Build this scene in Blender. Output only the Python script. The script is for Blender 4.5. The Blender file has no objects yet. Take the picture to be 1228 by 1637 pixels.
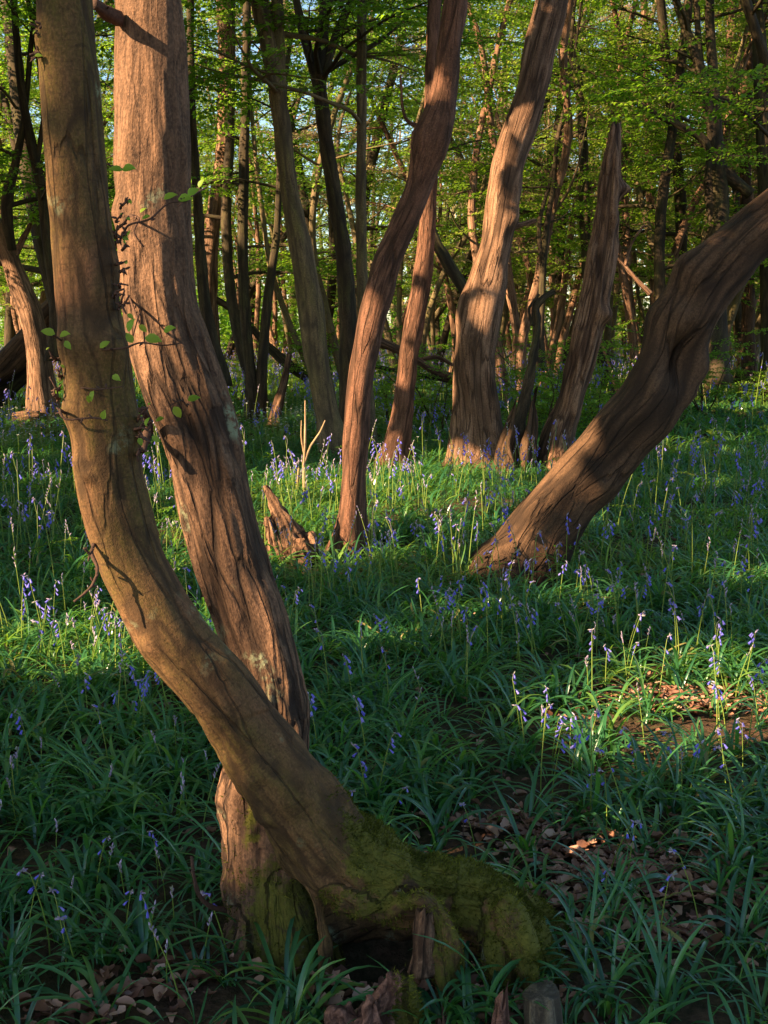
import bpy, math, random
import numpy as np
from mathutils import Vector

random.seed(11)
rng = np.random.default_rng(11)
SC = bpy.context.scene
COL = SC.collection
PI = math.pi

# ------------------------------------------------------------------ camera model
W0, H0, FPX, CAMZ, HORI = 1228, 1637, 1754.0, 1.25, 525
PITCH = math.atan((H0 / 2 - HORI) / FPX)
FW = np.array([0, math.cos(PITCH), -math.sin(PITCH)])
UP = np.array([0, math.sin(PITCH), math.cos(PITCH)])
CAM = np.array([0, 0, CAMZ])

def ray(px, py):
    return FW + (px - W0 / 2) / FPX * np.array([1.0, 0, 0]) - (py - H0 / 2) / FPX * UP

def at(px, py, Y):
    d = ray(px, py)
    return CAM + d * (Y / d[1])

def at_r(px, py, w, Y):
    d = ray(px, py)
    t = Y / d[1]
    return CAM + d * t, 0.5 * w * t / FPX

def gnd(px, py):
    d = ray(px, py)
    return CAM + d * (CAMZ / -d[2])

def project(P):
    P = np.atleast_2d(P) - CAM
    z = P @ FW
    z = np.where(np.abs(z) < 1e-6, 1e-6, z)
    return W0 / 2 + P[:, 0] / z * FPX, H0 / 2 - (P @ UP) / z * FPX, z

# sun: low, from behind and to the left of the camera
AZ, ELEV = math.radians(62), math.radians(27)
SUN = np.array([-math.sin(AZ) * math.cos(ELEV), -math.cos(AZ) * math.cos(ELEV), math.sin(ELEV)])

# ------------------------------------------------------------------ noise
def _hash(ix, iy, iz):
    h = (ix.astype(np.int64) * 374761393 + iy.astype(np.int64) * 668265263 + iz.astype(np.int64) * 2147483647) & 0xFFFFFFFF
    h = ((h ^ (h >> 13)) * 1274126177) & 0xFFFFFFFF
    h = ((h ^ (h >> 16)) * 2246822519) & 0xFFFFFFFF
    h = h ^ (h >> 15)
    return h.astype(np.float64) / 2147483647.5 - 1.0

def vnoise(P):
    P = np.atleast_2d(np.asarray(P, float))
    i = np.floor(P); f = P - i
    u = f * f * f * (f * (f * 6 - 15) + 10)
    i = i.astype(np.int64)
    out = 0
    for dx in (0, 1):
        wx = u[:, 0] if dx else 1 - u[:, 0]
        for dy in (0, 1):
            wy = u[:, 1] if dy else 1 - u[:, 1]
            for dz in (0, 1):
                wz = u[:, 2] if dz else 1 - u[:, 2]
                out = out + wx * wy * wz * _hash(i[:, 0] + dx, i[:, 1] + dy, i[:, 2] + dz)
    return out

def fbm(P, o=3):
    s, a, t = 0, 1.0, 0
    P = np.asarray(P, float)
    for k in range(o):
        s = s + a * vnoise(P * 2 ** k + 17.3 * k); t += a; a *= 0.5
    return s / t

HOLE = (float(at(610, 1540, 2.0)[0]), 2.01)
def gz(x, y):
    x = np.atleast_1d(np.asarray(x, float)); y = np.atleast_1d(np.asarray(y, float))
    fade = np.clip((y - 2.2) / 4, 0, 1)
    n = fbm(np.stack([x * 0.55, y * 0.55, x * 0 + 3.1], 1), 3) * 0.05
    n2 = fbm(np.stack([x * 0.12, y * 0.12, x * 0 + 9.1], 1), 2) * 0.16 * np.clip((y - 8) / 14, 0, 1)
    dip = 0.10 * np.exp(-((x - HOLE[0]) / 0.10) ** 2 - ((y - HOLE[1]) / 0.07) ** 2)
    return n * (0.35 + 0.65 * fade) + n2 - dip

# ------------------------------------------------------------------ mesh builder
class Geo:
    def __init__(s):
        s.V, s.F, s.T, s.B, s.M, s.n = [], [], [], [], [], 0
    def add(s, V, F, mat=0, tint=0.5, bark=None):
        V = np.asarray(V, float)
        if not len(V): return
        s.V.append(V)
        Fs = F if isinstance(F, list) else [F]
        for f in Fs:
            f = np.asarray(f, np.int64)
            if len(f):
                s.F.append(f + s.n)
                s.M.append(np.broadcast_to(np.asarray(mat), (len(f),)))
        s.T.append(np.broadcast_to(np.asarray(tint, float), (len(V),)))
        s.B.append(np.zeros((len(V), 3)) if bark is None else bark)
        s.n += len(V)
    def mesh(s, name, mats, smooth=True):
        me = bpy.data.meshes.new(name)
        if not s.V: return me
        V = np.concatenate(s.V)
        me.vertices.add(len(V)); me.vertices.foreach_set('co', V.astype(np.float32).ravel())
        nl = sum(f.size for f in s.F); nf = sum(len(f) for f in s.F)
        me.loops.add(nl); me.polygons.add(nf)
        me.loops.foreach_set('vertex_index', np.concatenate([f.ravel() for f in s.F]).astype(np.int32))
        tot = np.concatenate([np.full(len(f), f.shape[1]) for f in s.F])
        me.polygons.foreach_set('loop_start', np.concatenate([[0], np.cumsum(tot)[:-1]]).astype(np.int32))
        for m in mats: me.materials.append(m)
        me.polygons.foreach_set('material_index', np.concatenate(s.M).astype(np.int32))
        me.polygons.foreach_set('use_smooth', np.full(nf, smooth))
        me.update(calc_edges=True)
        a = me.attributes.new('tint', 'FLOAT', 'POINT'); a.data.foreach_set('value', np.concatenate(s.T).astype(np.float32))
        a = me.attributes.new('bark', 'FLOAT_VECTOR', 'POINT'); a.data.foreach_set('vector', np.concatenate(s.B).astype(np.float32).ravel())
        return me
    def merge(s, o, mat):
        s.F += [f + s.n for f in o.F]; s.M += [np.full(len(f), mat) for f in o.F]
        s.V += o.V; s.T += o.T; s.B += o.B; s.n += o.n
        return s
    def build(s, name, mats, parent=None, smooth=True):
        o = bpy.data.objects.new(name, s.mesh(name, mats, smooth))
        COL.objects.link(o)
        if parent is not None:
            o.parent = parent
            o.matrix_parent_inverse = parent.matrix_basis.inverted()
        return o

def tag(o, label=None, cat=None, group=None, kind=None):
    if label: o['label'] = label
    if cat: o['category'] = cat
    if group: o['group'] = group
    if kind: o['kind'] = kind
    return o

def thing(name, label, cat, loc=(0, 0, 0), group=None):
    o = bpy.data.objects.new(name, None)
    COL.objects.link(o); o.location = [float(c) for c in loc]; o.empty_display_size = 0.1
    return tag(o, label, cat, group)

def copy_tree(root, loc, rz, sc, label, group):
    r = root.copy(); COL.objects.link(r)
    r.location = [float(c) for c in loc]; r.rotation_euler = (0, 0, rz); r.scale = (sc, sc, sc)
    r['label'] = label; r['group'] = group
    for ch in list(root.children):
        c = ch.copy(); COL.objects.link(c); c.parent = r
        for g in list(ch.children):
            d = g.copy(); COL.objects.link(d); d.parent = c
    return r

# ------------------------------------------------------------------ splines and tubes
def spline(P, n):
    P = np.asarray(P, float)
    if len(P) < 2: return np.repeat(P, n, 0)
    d = np.r_[0, np.cumsum(np.linalg.norm(np.diff(P[:, :3], axis=0), axis=1) + 1e-9)]
    t = np.linspace(0, d[-1], n)
    m = np.zeros_like(P)
    m[1:-1] = (P[2:] - P[:-2]) / (d[2:] - d[:-2])[:, None]
    m[0] = (P[1] - P[0]) / (d[1] - d[0]); m[-1] = (P[-1] - P[-2]) / (d[-1] - d[-2])
    k = np.clip(np.searchsorted(d, t, 'right') - 1, 0, len(P) - 2)
    h = (d[k + 1] - d[k])[:, None]; u = ((t - d[k])[:, None]) / h
    return ((2 * u ** 3 - 3 * u ** 2 + 1) * P[k] + (u ** 3 - 2 * u ** 2 + u) * h * m[k]
            + (-2 * u ** 3 + 3 * u ** 2) * P[k + 1] + (u ** 3 - u ** 2) * h * m[k + 1])

def frames(C):
    T = np.gradient(C, axis=0); T /= np.linalg.norm(T, axis=1)[:, None] + 1e-12
    a = np.array([1.0, 0, 0]) if abs(T[0, 0]) < 0.8 else np.array([0, 1.0, 0])
    N = np.zeros_like(C); n = a - T[0] * (a @ T[0]); N[0] = n / np.linalg.norm(n)
    for i in range(1, len(C)):
        n = N[i - 1] - T[i] * (N[i - 1] @ T[i]); N[i] = n / (np.linalg.norm(n) + 1e-12)
    return T, N, np.cross(T, N)

def ring_faces(nr, ns):
    i = np.arange(nr - 1)[:, None]; j = np.arange(ns)[None, :]; j2 = (j + 1) % ns
    return np.stack([i * ns + j, i * ns + j2, (i + 1) * ns + j2, (i + 1) * ns + j], -1).reshape(-1, 4)

def tube(P4, ns, nr, seed=0.0, lump=0.0, ridge=0.0, rfreq=30.0, rel=0.15, cap=True, ragged=0.0, bumps=(), flare=0.0):
    """P4: rows x,y,z,r. Returns V, F(list), tint (crevice height 0..1), bark coordinates."""
    S = spline(P4, nr); C, r = S[:, :3], np.maximum(S[:, 3], 0.0008)
    T, N, B = frames(C)
    s = np.r_[0, np.cumsum(np.linalg.norm(np.diff(C, axis=0), axis=1))]
    th = np.linspace(0, 2 * PI, ns, endpoint=False)
    ct, st = np.cos(th), np.sin(th)
    D = N[:, None, :] * ct[None, :, None] + B[:, None, :] * st[None, :, None]
    rr = np.repeat(r[:, None], ns, 1)
    X = np.stack([np.broadcast_to(ct, rr.shape), np.broadcast_to(st, rr.shape), np.broadcast_to(s[:, None], rr.shape)], -1)
    tint = np.full(rr.shape, 0.5)
    if lump:
        rad = X.reshape(-1, 3) * np.array([0.9, 0.9, 0.0]) + np.array([0, 0, 1.0]) * (X.reshape(-1, 3)[:, 2:3] / max(3.0 * r.mean(), 1e-3)) + seed
        rr = rr * (1 + lump * fbm(rad, 2).reshape(rr.shape))
    if flare:
        lob = 0.5 + 0.5 * np.cos(th * 3 + seed * 2.3 + 0.8 * np.cos(th + seed))
        rr = rr * (1 + flare * np.exp(-np.maximum(s - 0.1, 0) / (2.2 * r[0]))[:, None] * (0.25 + 0.75 * lob)[None, :])
    bark = np.stack([X[..., 0] * rr, X[..., 1] * rr, X[..., 2]], -1)
    if ridge:
        q = bark.reshape(-1, 3) * rfreq * np.array([1, 1, rel]) + seed * 3.1
        w = vnoise(q * 0.5 + 7.7)[:, None] * 0.8
        q = q + np.concatenate([w, -w, w * 0.3], 1)
        n = (1 - np.abs(fbm(q, 2)) * 2.2).clip(-1, 1)
        n = np.sign(n) * np.abs(n) ** 0.8
        rr = rr - ridge * (n.reshape(rr.shape).clip(0, 1))
        tint = (1 - n.reshape(rr.shape)).clip(0, 1)
    V = C[:, None, :] + D * rr[..., None]
    if ragged:
        m = max(2, int(nr * 0.3))
        k = np.linspace(0, 1, m)[:, None]
        z = vnoise(np.stack([ct * 2.2 + seed, st * 2.2, st * 0 + seed], 1)) * ragged
        V[-m:] += T[-m:, None, :] * (k * z[None, :])[..., None]
    for (bp, sg, am) in bumps:
        d2 = ((V - np.asarray(bp)) ** 2).sum(-1)
        V = V + D * (am * np.exp(-d2 / (2 * sg * sg)))[..., None]
    V = V.reshape(-1, 3); F = [ring_faces(nr, ns)]
    tv, bk = tint.reshape(-1), bark.reshape(-1, 3)
    if cap:
        for base, rowc, rev in ((0, C[0], True), ((nr - 1) * ns, C[-1], False)):
            idx = np.arange(ns); nx = (idx + 1) % ns
            c = len(V)
            mid = V[base:base + ns].mean(0) - (0 if rev else 1) * T[-1] * 0.3 * ragged
            V = np.vstack([V, mid]); tv = np.r_[tv, 0.2]; bk = np.vstack([bk, bk[base:base + ns].mean(0)])
            f = np.stack([base + (nx if rev else idx), base + (idx if rev else nx), np.full(ns, c)], 1)
            F.append(f)
    return V, F, tv, bk

def path(rows, Y, extend=None, sink=0.12, root=None):
    """rows of px,py,width[,Y] from the base upward, turned into x,y,z,r at distance Y."""
    out = []
    for r in rows:
        p, rad = at_r(r[0], r[1], r[2], r[3] if len(r) > 3 else Y)
        out.append([*p, rad])
    out = np.array(out)
    if sink:
        b = out[0].copy(); b[2] -= sink; b[3] *= 1.3; out[0, 3] *= 1.08
        out = np.vstack([b, out])
    if extend:
        top = extend; k = 0
        d = out[-1, :3] - out[-2, :3]; d /= np.linalg.norm(d); r0 = out[-1, 3]; z0 = out[-1, 2]
        while out[-1, 2] < top and k < 14:
            d = d * 0.85 + np.array([0, 0, 0.25]) + rng.normal(0, 0.07, 3); d /= np.linalg.norm(d)
            p = out[-1, :3] + d * max(0.7, (top - z0) / 9)
            f = max(0.12, 1 - 0.85 * (p[2] - z0) / max(0.5, top - z0))
            out = np.vstack([out, [*p, r0 * f]]); k += 1
    return out

# ------------------------------------------------------------------ materials
class NT:
    def __init__(s, name):
        s.m = bpy.data.materials.new(name); s.m.use_nodes = True
        s.t = s.m.node_tree; s.t.nodes.clear()
        s.out = s.n('ShaderNodeOutputMaterial')
    def n(s, t, **kw):
        x = s.t.nodes.new(t)
        for k, v in kw.items(): setattr(x, k, v)
        return x
    def l(s, a, b): s.t.links.new(a, b)
    def attr(s, name): return s.n('ShaderNodeAttribute', attribute_name=name)
    def noise(s, vec, scale, detail=4, rough=0.55, dist=0.0):
        x = s.n('ShaderNodeTexNoise'); x.inputs['Scale'].default_value = scale; x.inputs['Detail'].default_value = detail
        x.inputs['Roughness'].default_value = rough; x.inputs['Distortion'].default_value = dist
        if vec is not None: s.l(vec, x.inputs['Vector'])
        return x.outputs['Fac']
    def mapv(s, vec, sc):
        x = s.n('ShaderNodeMapping'); x.inputs['Scale'].default_value = sc; s.l(vec, x.inputs['Vector']); return x.outputs[0]
    def ramp(s, fac, stops):
        x = s.n('ShaderNodeValToRGB'); e = x.color_ramp.elements
        while len(e) < len(stops): e.new(0.5)
        for i, (p, c) in enumerate(stops):
            e[i].position = p; e[i].color = (*c, 1) if len(c) == 3 else c
        s.l(fac, x.inputs[0]); return x.outputs[0]
    def mix(s, fac, a, b, mode='MIX'):
        x = s.n('ShaderNodeMix', data_type='RGBA', blend_type=mode)
        if hasattr(fac, 'is_linked'): s.l(fac, x.inputs[0])
        else: x.inputs[0].default_value = fac
        for v, i in ((a, 6), (b, 7)):
            if hasattr(v, 'is_linked'): s.l(v, x.inputs[i])
            else: x.inputs[i].default_value = (*v, 1)
        return x.outputs[2]
    def math(s, op, a, b=0.0):
        x = s.n('ShaderNodeMath', operation=op)
        for v, i in ((a, 0), (b, 1)):
            if hasattr(v, 'is_linked'): s.l(v, x.inputs[i])
            else: x.inputs[i].default_value = v
        return x.outputs[0]
    def mrange(s, v, a, b):
        x = s.n('ShaderNodeMapRange'); x.inputs[1].default_value = a; x.inputs[2].default_value = b; s.l(v, x.inputs[0]); return x.outputs[0]
    def bsdf(s, col, rough=0.8, spec=0.3, bump=None, bd=0.01, bs=1.0, trans=None, tfac=0.4, sheen=0.0):
        p = s.n('ShaderNodeBsdfPrincipled')
        if hasattr(col, 'is_linked'): s.l(col, p.inputs['Base Color'])
        else: p.inputs['Base Color'].default_value = (*col, 1)
        p.inputs['Roughness'].default_value = rough; p.inputs['Specular IOR Level'].default_value = spec
        if sheen: p.inputs['Sheen Weight'].default_value = sheen
        if bump is not None:
            b = s.n('ShaderNodeBump'); b.inputs['Distance'].default_value = bd; b.inputs['Strength'].default_value = bs
            s.l(bump, b.inputs['Height']); s.l(b.outputs[0], p.inputs['Normal'])
        sh = p.outputs[0]
        if trans is not None:
            t = s.n('ShaderNodeBsdfTranslucent')
            if hasattr(trans, 'is_linked'): s.l(trans, t.inputs[0])
            else: t.inputs[0].default_value = (*trans, 1)
            mx = s.n('ShaderNodeMixShader'); mx.inputs[0].default_value = tfac
            s.l(sh, mx.inputs[1]); s.l(t.outputs[0], mx.inputs[2]); sh = mx.outputs[0]
        s.l(sh, s.out.inputs[0])
        return s.m

def bark_mat(name, c1, c2, crack, fine=70, bd=0.006, moss=(0.098, 0.086, 0.013), lichen=None, algae=None, stretch=0.16, streakw=1.0, fis=None, lent=0.0):
    t = NT(name)
    bk = t.attr('bark').outputs['Vector']; tint = t.attr('tint').outputs['Fac']
    st = t.mapv(bk, (1, 1, stretch))
    big = t.noise(t.mapv(bk, (1, 1, 0.45)), 9, 3, 0.6, 0.6)
    col = t.mix(t.mrange(big, 0.38, 0.64), c1, c2)
    if algae:
        al = t.noise(t.mapv(bk, (1, 1, 0.35)), 5.5, 3, 0.6)
        col = t.mix(t.math('MULTIPLY', t.mrange(al, 0.42, 0.60), 0.85), col, algae)
    streak = t.noise(st, fine, 8, 0.68, 0.6)
    col = t.mix(t.math('MULTIPLY', t.mrange(streak, 0.56, 0.36), streakw), col, crack)
    spk = t.noise(bk, fine * 2.6, 3, 0.6)
    col = t.mix(t.math('MULTIPLY', t.mrange(spk, 0.45, 0.75), 0.35), col, tuple(min(1, x * 1.8) for x in c2))
    col = t.mix(t.math('MULTIPLY', t.mrange(tint, 0.5, 0.08), 0.85), col, crack)
    micro = t.noise(t.mapv(bk, (1, 1, .5)), 240, 6, .7)
    col = t.mix(t.math('MULTIPLY', t.mrange(micro, .52, .40), .45), col, crack)
    if lent:
        ln_ = t.noise(t.mapv(bk, (.16, .16, 1)), 120, 4, .7)
        col = t.mix(t.math('MULTIPLY', t.mrange(ln_, .57, .66), lent), col, crack)
    crk = None
    if fis:
        dn = t.n('ShaderNodeTexNoise'); dn.inputs['Scale'].default_value = fis[0] * 0.8; dn.inputs['Detail'].default_value = 4
        fv = t.mapv(bk, (1, 1, fis[1])); t.l(fv, dn.inputs['Vector'])
        ad = t.n('ShaderNodeVectorMath', operation='MULTIPLY_ADD'); t.l(dn.outputs['Color'], ad.inputs[0]); ad.inputs[1].default_value = (1.1 / fis[0],) * 3; t.l(fv, ad.inputs[2])
        vo = t.n('ShaderNodeTexVoronoi', feature='DISTANCE_TO_EDGE'); vo.inputs['Scale'].default_value = fis[0]; t.l(ad.outputs[0], vo.inputs['Vector'])
        patch = t.mrange(t.noise(t.mapv(bk, (1, 1, .5)), 7, 3), .36, .56)
        crk = t.math('MULTIPLY', t.mrange(vo.outputs['Distance'], fis[2], fis[2] * .25), patch)
        crk = t.math('MULTIPLY', crk, t.math('SUBTRACT', 1.0, t.attr('smoothness').outputs['Fac']))
        col = t.mix(t.math('MULTIPLY', crk, fis[3]), col, tuple(x * .7 for x in crack))
    if lichen:
        ln = t.noise(bk, 7, 2, 0.5); lf = t.noise(bk, 60, 5, 0.7)
        f = t.math('MULTIPLY', t.mrange(ln, 0.62, 0.70), t.mrange(lf, 0.46, 0.56))
        col = t.mix(f, col, lichen)
    mo = t.attr('moss').outputs['Fac']
    mn = t.noise(bk, 26, 5, 0.7)
    mf = t.mrange(t.math('ADD', mo, t.math('MULTIPLY', t.math('SUBTRACT', mn, 0.5), 1.6)), 0.42, 0.62)
    mcol = t.mix(t.noise(bk, 150, 2), tuple(x * 0.55 for x in moss), tuple(x * 1.5 for x in moss))
    col = t.mix(mf, col, mcol)
    h = t.math('ADD', t.math('MULTIPLY', streak, 1.0), t.math('MULTIPLY', spk, 0.35))
    h = t.math('ADD', h, t.math('MULTIPLY', big, 0.6))
    h = t.math('ADD', h, t.math('MULTIPLY', micro, 0.35))
    if crk is not None: h = t.math('SUBTRACT', h, t.math('MULTIPLY', crk, 1.3))
    return t.bsdf(col, 0.85, 0.2, bump=h, bd=bd, bs=1.0)

def leaf_mat(name, stops, tstops, rough=0.5, tfac=0.42, spec=0.3):
    t = NT(name); tint = t.attr('tint').outputs['Fac']
    return t.bsdf(t.ramp(tint, stops), rough, spec, trans=t.ramp(tint, tstops), tfac=tfac)

M = {}
M['bark_olive'] = bark_mat('bark_olive', (0.115, 0.070, 0.021), (0.18, 0.082, 0.040), (0.045, 0.024, 0.011), lent=.6, fine=90, bd=0.004, algae=(0.088, 0.066, 0.012), lichen=(0.24, 0.25, 0.14), stretch=0.5, streakw=.6, fis=(16, .12, .035, .55))
M['bark_fissured'] = bark_mat('bark_fissured', (0.150, 0.076, 0.041), (0.225, 0.118, 0.068), (0.036, 0.02, 0.013), fine=60, bd=0.009, lichen=(0.24, 0.25, 0.15), stretch=.2, streakw=.85, fis=(34, .16, .13, .85))
M['bark_red'] = bark_mat('bark_red', (0.15, 0.064, 0.036), (0.215, 0.098, 0.06), (0.05, 0.024, 0.014), fine=50, bd=0.010, streakw=.85, fis=(22, .10, .07, .5))
M['bark_pale'] = bark_mat('bark_pale', (0.22, 0.108, 0.06), (0.35, 0.195, 0.12), (0.065, 0.034, 0.02), fine=36, bd=0.014, stretch=.08, fis=(16, .06, .06, .7))
M['bark_brown'] = bark_mat('bark_brown', (0.085, 0.045, 0.023), (0.135, 0.07, 0.037), (0.026, 0.014, 0.008), fine=34, bd=0.012, streakw=.6, stretch=.3, fis=(12, .14, .06, .5))
M['bark_dark'] = bark_mat('bark_dark', (0.055, 0.037, 0.021), (0.095, 0.06, 0.033), (0.022, 0.015, 0.01), fine=40, bd=0.01, algae=(0.07, 0.062, 0.02))
M['bark_far'] = bark_mat('bark_far', (0.15, 0.105, 0.052), (0.22, 0.15, 0.08), (0.06, 0.042, 0.026), fine=30, bd=0.01, algae=(0.12, 0.105, 0.03))
M['dead_wood'] = bark_mat('dead_wood', (0.21, 0.10, 0.052), (0.33, 0.18, 0.105), (0.05, 0.024, 0.014), fine=48, bd=0.014, stretch=0.07, fis=(26, .06, .09, .7))
M['rotten'] = bark_mat('rotten', (0.22, 0.095, 0.06), (0.34, 0.16, 0.11), (0.07, 0.03, 0.02), fine=60, bd=0.012, stretch=0.5)
M['grey_wood'] = bark_mat('grey_wood', (0.14, 0.105, 0.065), (0.19, 0.145, 0.10), (0.05, 0.036, 0.025), fine=60, bd=0.006, stretch=0.06)
M['twig'] = bark_mat('twig', (0.075, 0.04, 0.03), (0.12, 0.06, 0.04), (0.035, 0.02, 0.014), fine=60, bd=0.002)
M['dry_stem'] = bark_mat('dry_stem', (0.30, 0.19, 0.105), (0.38, 0.26, 0.16), (0.17, 0.095, 0.05), fine=60, bd=0.002)
G0 = [(0.0, (0.055, 0.15, 0.013)), (0.5, (0.13, 0.25, 0.022)), (1.0, (0.25, 0.34, 0.035))]
G1 = [(0.0, (0.16, 0.38, 0.015)), (0.5, (0.32, 0.56, 0.028)), (1.0, (0.52, 0.66, 0.05))]
M['leaf'] = leaf_mat('leaf', G0, G1, tfac=.5)
M['leaf_far'] = leaf_mat('leaf_far', [(0, (0.075, 0.17, 0.016)), (0.6, (0.21, 0.29, 0.032)), (1, (0.42, 0.38, 0.10))],
                         [(0, (0.16, 0.36, 0.02)), (0.6, (0.36, 0.48, 0.045)), (1, (0.56, 0.5, 0.13))], tfac=.5)
M['leaf_bronze'] = leaf_mat('leaf_bronze', [(0, (0.24, 0.20, 0.08)), (0.5, (0.45, 0.33, 0.20)), (1, (0.58, 0.46, 0.34))],
                            [(0, (0.4, 0.38, 0.1)), (0.5, (0.58, 0.46, 0.26)), (1, (0.66, 0.54, 0.38))], tfac=.5)
M['strap'] = leaf_mat('strap_leaf', [(0, (0.017, 0.078, 0.040)), (0.5, (0.045, 0.155, 0.052)), (1, (0.16, 0.26, 0.04))],
                      [(0, (0.07, 0.25, 0.025)), (0.5, (0.20, 0.46, 0.03)), (1, (0.42, 0.58, 0.045))], rough=0.29, tfac=0.36, spec=0.7)
M['strap_old'] = leaf_mat('strap_old', [(0, (0.10, 0.085, 0.03)), (0.6, (0.20, 0.19, 0.05)), (1, (0.30, 0.22, 0.09))], [(0, (0.2, 0.18, 0.05)), (1, (0.45, 0.38, 0.12))], rough=.5, tfac=.3)
M['stalk'] = leaf_mat('stalk', [(0, (0.12, 0.20, 0.03)), (1, (0.26, 0.31, 0.06))], [(0, (0.2, 0.34, 0.03)), (1, (0.42, 0.48, 0.08))], tfac=0.25)
M['bell'] = leaf_mat('bluebell_petal', [(0, (0.11, 0.105, 0.60)), (0.5, (0.22, 0.19, 0.70)), (1, (0.42, 0.36, 0.74))],
                     [(0, (0.12, 0.12, 0.7)), (0.5, (0.24, 0.2, 0.75)), (1, (0.5, 0.42, 0.75))], tfac=0.3)
M['bud'] = leaf_mat('bluebell_bud', [(0, (0.22, 0.24, 0.14)), (0.5, (0.30, 0.22, 0.34)), (1, (0.52, 0.42, 0.56))],
                    [(0, (0.3, 0.32, 0.15)), (0.5, (0.4, 0.3, 0.4)), (1, (0.6, 0.5, 0.62))], tfac=0.2)
M['white'] = leaf_mat('white_petal', [(0, (0.6, 0.62, 0.6)), (1, (0.75, 0.76, 0.74))], [(0, (0.6, 0.6, 0.6)), (1, (0.7, 0.7, 0.7))], tfac=0.3)
M['litter'] = leaf_mat('fallen_leaf', [(0, (0.11, 0.045, 0.026)), (0.4, (0.27, 0.12, 0.075)), (0.75, (0.42, 0.23, 0.16)), (1, (0.55, 0.38, 0.29))],
                       [(0, (0.16, 0.07, 0.03)), (1, (0.4, 0.2, 0.1))], rough=0.65, tfac=0.12)
M['moss'] = leaf_mat('moss_fur', [(0, (0.036, 0.038, 0.007)), (0.5, (0.095, 0.095, 0.013)), (1, (0.19, 0.175, 0.024))],
                     [(0, (0.06, 0.08, 0.01)), (1, (0.2, 0.2, 0.03))], rough=0.9, tfac=0.3, spec=0.1)

def soil_mat():
    t = NT('forest_soil')
    g = t.n('ShaderNodeNewGeometry').outputs['Position']
    a = t.noise(g, 3.5, 4); b = t.noise(g, 45, 5, 0.7)
    c = t.mix(t.mrange(b, 0.35, 0.68), (0.035, 0.022, 0.014), (0.14, 0.075, 0.048))
    c = t.mix(t.math('MULTIPLY', t.mrange(a, 0.42, 0.62), 0.6), c, (0.035, 0.05, 0.018))
    return t.bsdf(c, 0.95, 0.1, bump=b, bd=0.02)
M['soil'] = soil_mat()

# ------------------------------------------------------------------ world, sun, camera
w = bpy.data.worlds.new('World'); SC.world = w; w.use_nodes = True
nt = w.node_tree
sky = nt.nodes.new('ShaderNodeTexSky'); sky.sky_type = 'NISHITA'; sky.sun_disc = False
sky.sun_elevation = ELEV; sky.sun_rotation = math.atan2(SUN[0], SUN[1]) % (2 * PI)
sky.altitude = 100; sky.air_density = 1.2; sky.dust_density = 0.4; sky.ozone_density = 3.0
nt.links.new(sky.outputs[0], nt.nodes['Background'].inputs[0])
nt.nodes['Background'].inputs[1].default_value = 0.06
ld = bpy.data.lights.new('sun', 'SUN'); ld.energy = 5.0; ld.angle = math.radians(0.5); ld.color = (1.0, 0.75, 0.45)
lo = bpy.data.objects.new('sun', ld); COL.objects.link(lo)
lo.rotation_euler = Vector(SUN).to_track_quat('Z', 'Y').to_euler(); lo.location = Vector(SUN) * 30
cd = bpy.data.cameras.new('camera'); co = bpy.data.objects.new('camera', cd); COL.objects.link(co)
co.location = CAM; co.rotation_euler = (PI / 2 - PITCH, 0, 0)
cd.sensor_fit = 'VERTICAL'; cd.sensor_height = 36; cd.lens = 36 * FPX / H0; cd.clip_end = 2000; cd.clip_start = 0.05
SC.camera = co
SC.view_settings.view_transform = 'Standard'; SC.view_settings.look = 'None'; SC.view_settings.exposure = 2.18; SC.view_settings.gamma = 1.0
SC.render.engine = 'CYCLES'
c = SC.cycles; c.max_bounces = 6; c.diffuse_bounces = 3; c.glossy_bounces = 2; c.transmission_bounces = 3; c.transparent_max_bounces = 4
c.use_denoising = True; c.sample_clamp_indirect = 4.0; c.use_adaptive_sampling = False

# ------------------------------------------------------------------ chosen sun patches; foliage that would shade them is left out
GAPS = []
def gap(px, py, Y, r):
    P = gnd(px, py) + np.array([0, 0, .14]) if Y is None else at(px, py, Y)
    if Y is None: r *= 1.15
    GAPS.append((P, r))
def sunlit(P, scale=1.0):
    """True for points P that would shade one of the sunlit places."""
    P = np.atleast_2d(P); m = np.zeros(len(P), bool)
    for c0, r in GAPS:
        d = P - c0; a = d @ SUN
        perp = np.linalg.norm(d - a[:, None] * SUN, axis=1)
        m |= (a > 0.6) & (perp < r * scale + 0.045)
    return m
T2Y = 2.28
for y in range(-40, 330, 40): gap(212, y, T2Y, 0.085)
for y in range(330, 600, 40): gap(212 + max(0, y - 420) * 0.22, y, T2Y, 0.06)
for (x, y, r) in ((120, 640, .05), (130, 720, .055), (140, 800, .06), (165, 880, .06), (215, 980, .06), (262, 1040, .06), (300, 1020, .05), (310, 1130, .05), (340, 1190, .04), (70, 300, .04), (80, 420, .04), (60, 120, .04)):
    gap(x, y, 1.98, r)
for (x, y, r) in ((362, 1270, .05), (372, 1340, .04), (440, 880, .04), (465, 980, .03)): gap(x, y, 2.12, r)
for (x, y, r) in ((594, 510, .10), (583, 560, .07), (572, 620, .11), (566, 690, .12), (560, 780, .12), (712, 150, .05)): gap(x, y, 6.0, r)
for (x, y, r) in ((785, 440, .30), (800, 350, .28), (815, 270, .26), (760, 560, .18), (745, 640, .15), (868, 60, .16), (975, 290, .15), (950, 470, .18), (925, 590, .14), (674, 450, .16), (656, 560, .18), (640, 680, .18), (692, 300, .14), (692, 90, .14)): gap(x, y, 10.2, r)
for (x, y, r) in ((815, 850, .15), (800, 890, .12), (870, 790, .08), (868, 770, .08), (935, 705, .07)  ): gap(x, y, 5.45, r)
for (x, y, r) in ((450, 840, .2), (470, 870, .2), (435, 795, .16)): gap(x, y, 5.7, r)
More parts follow.
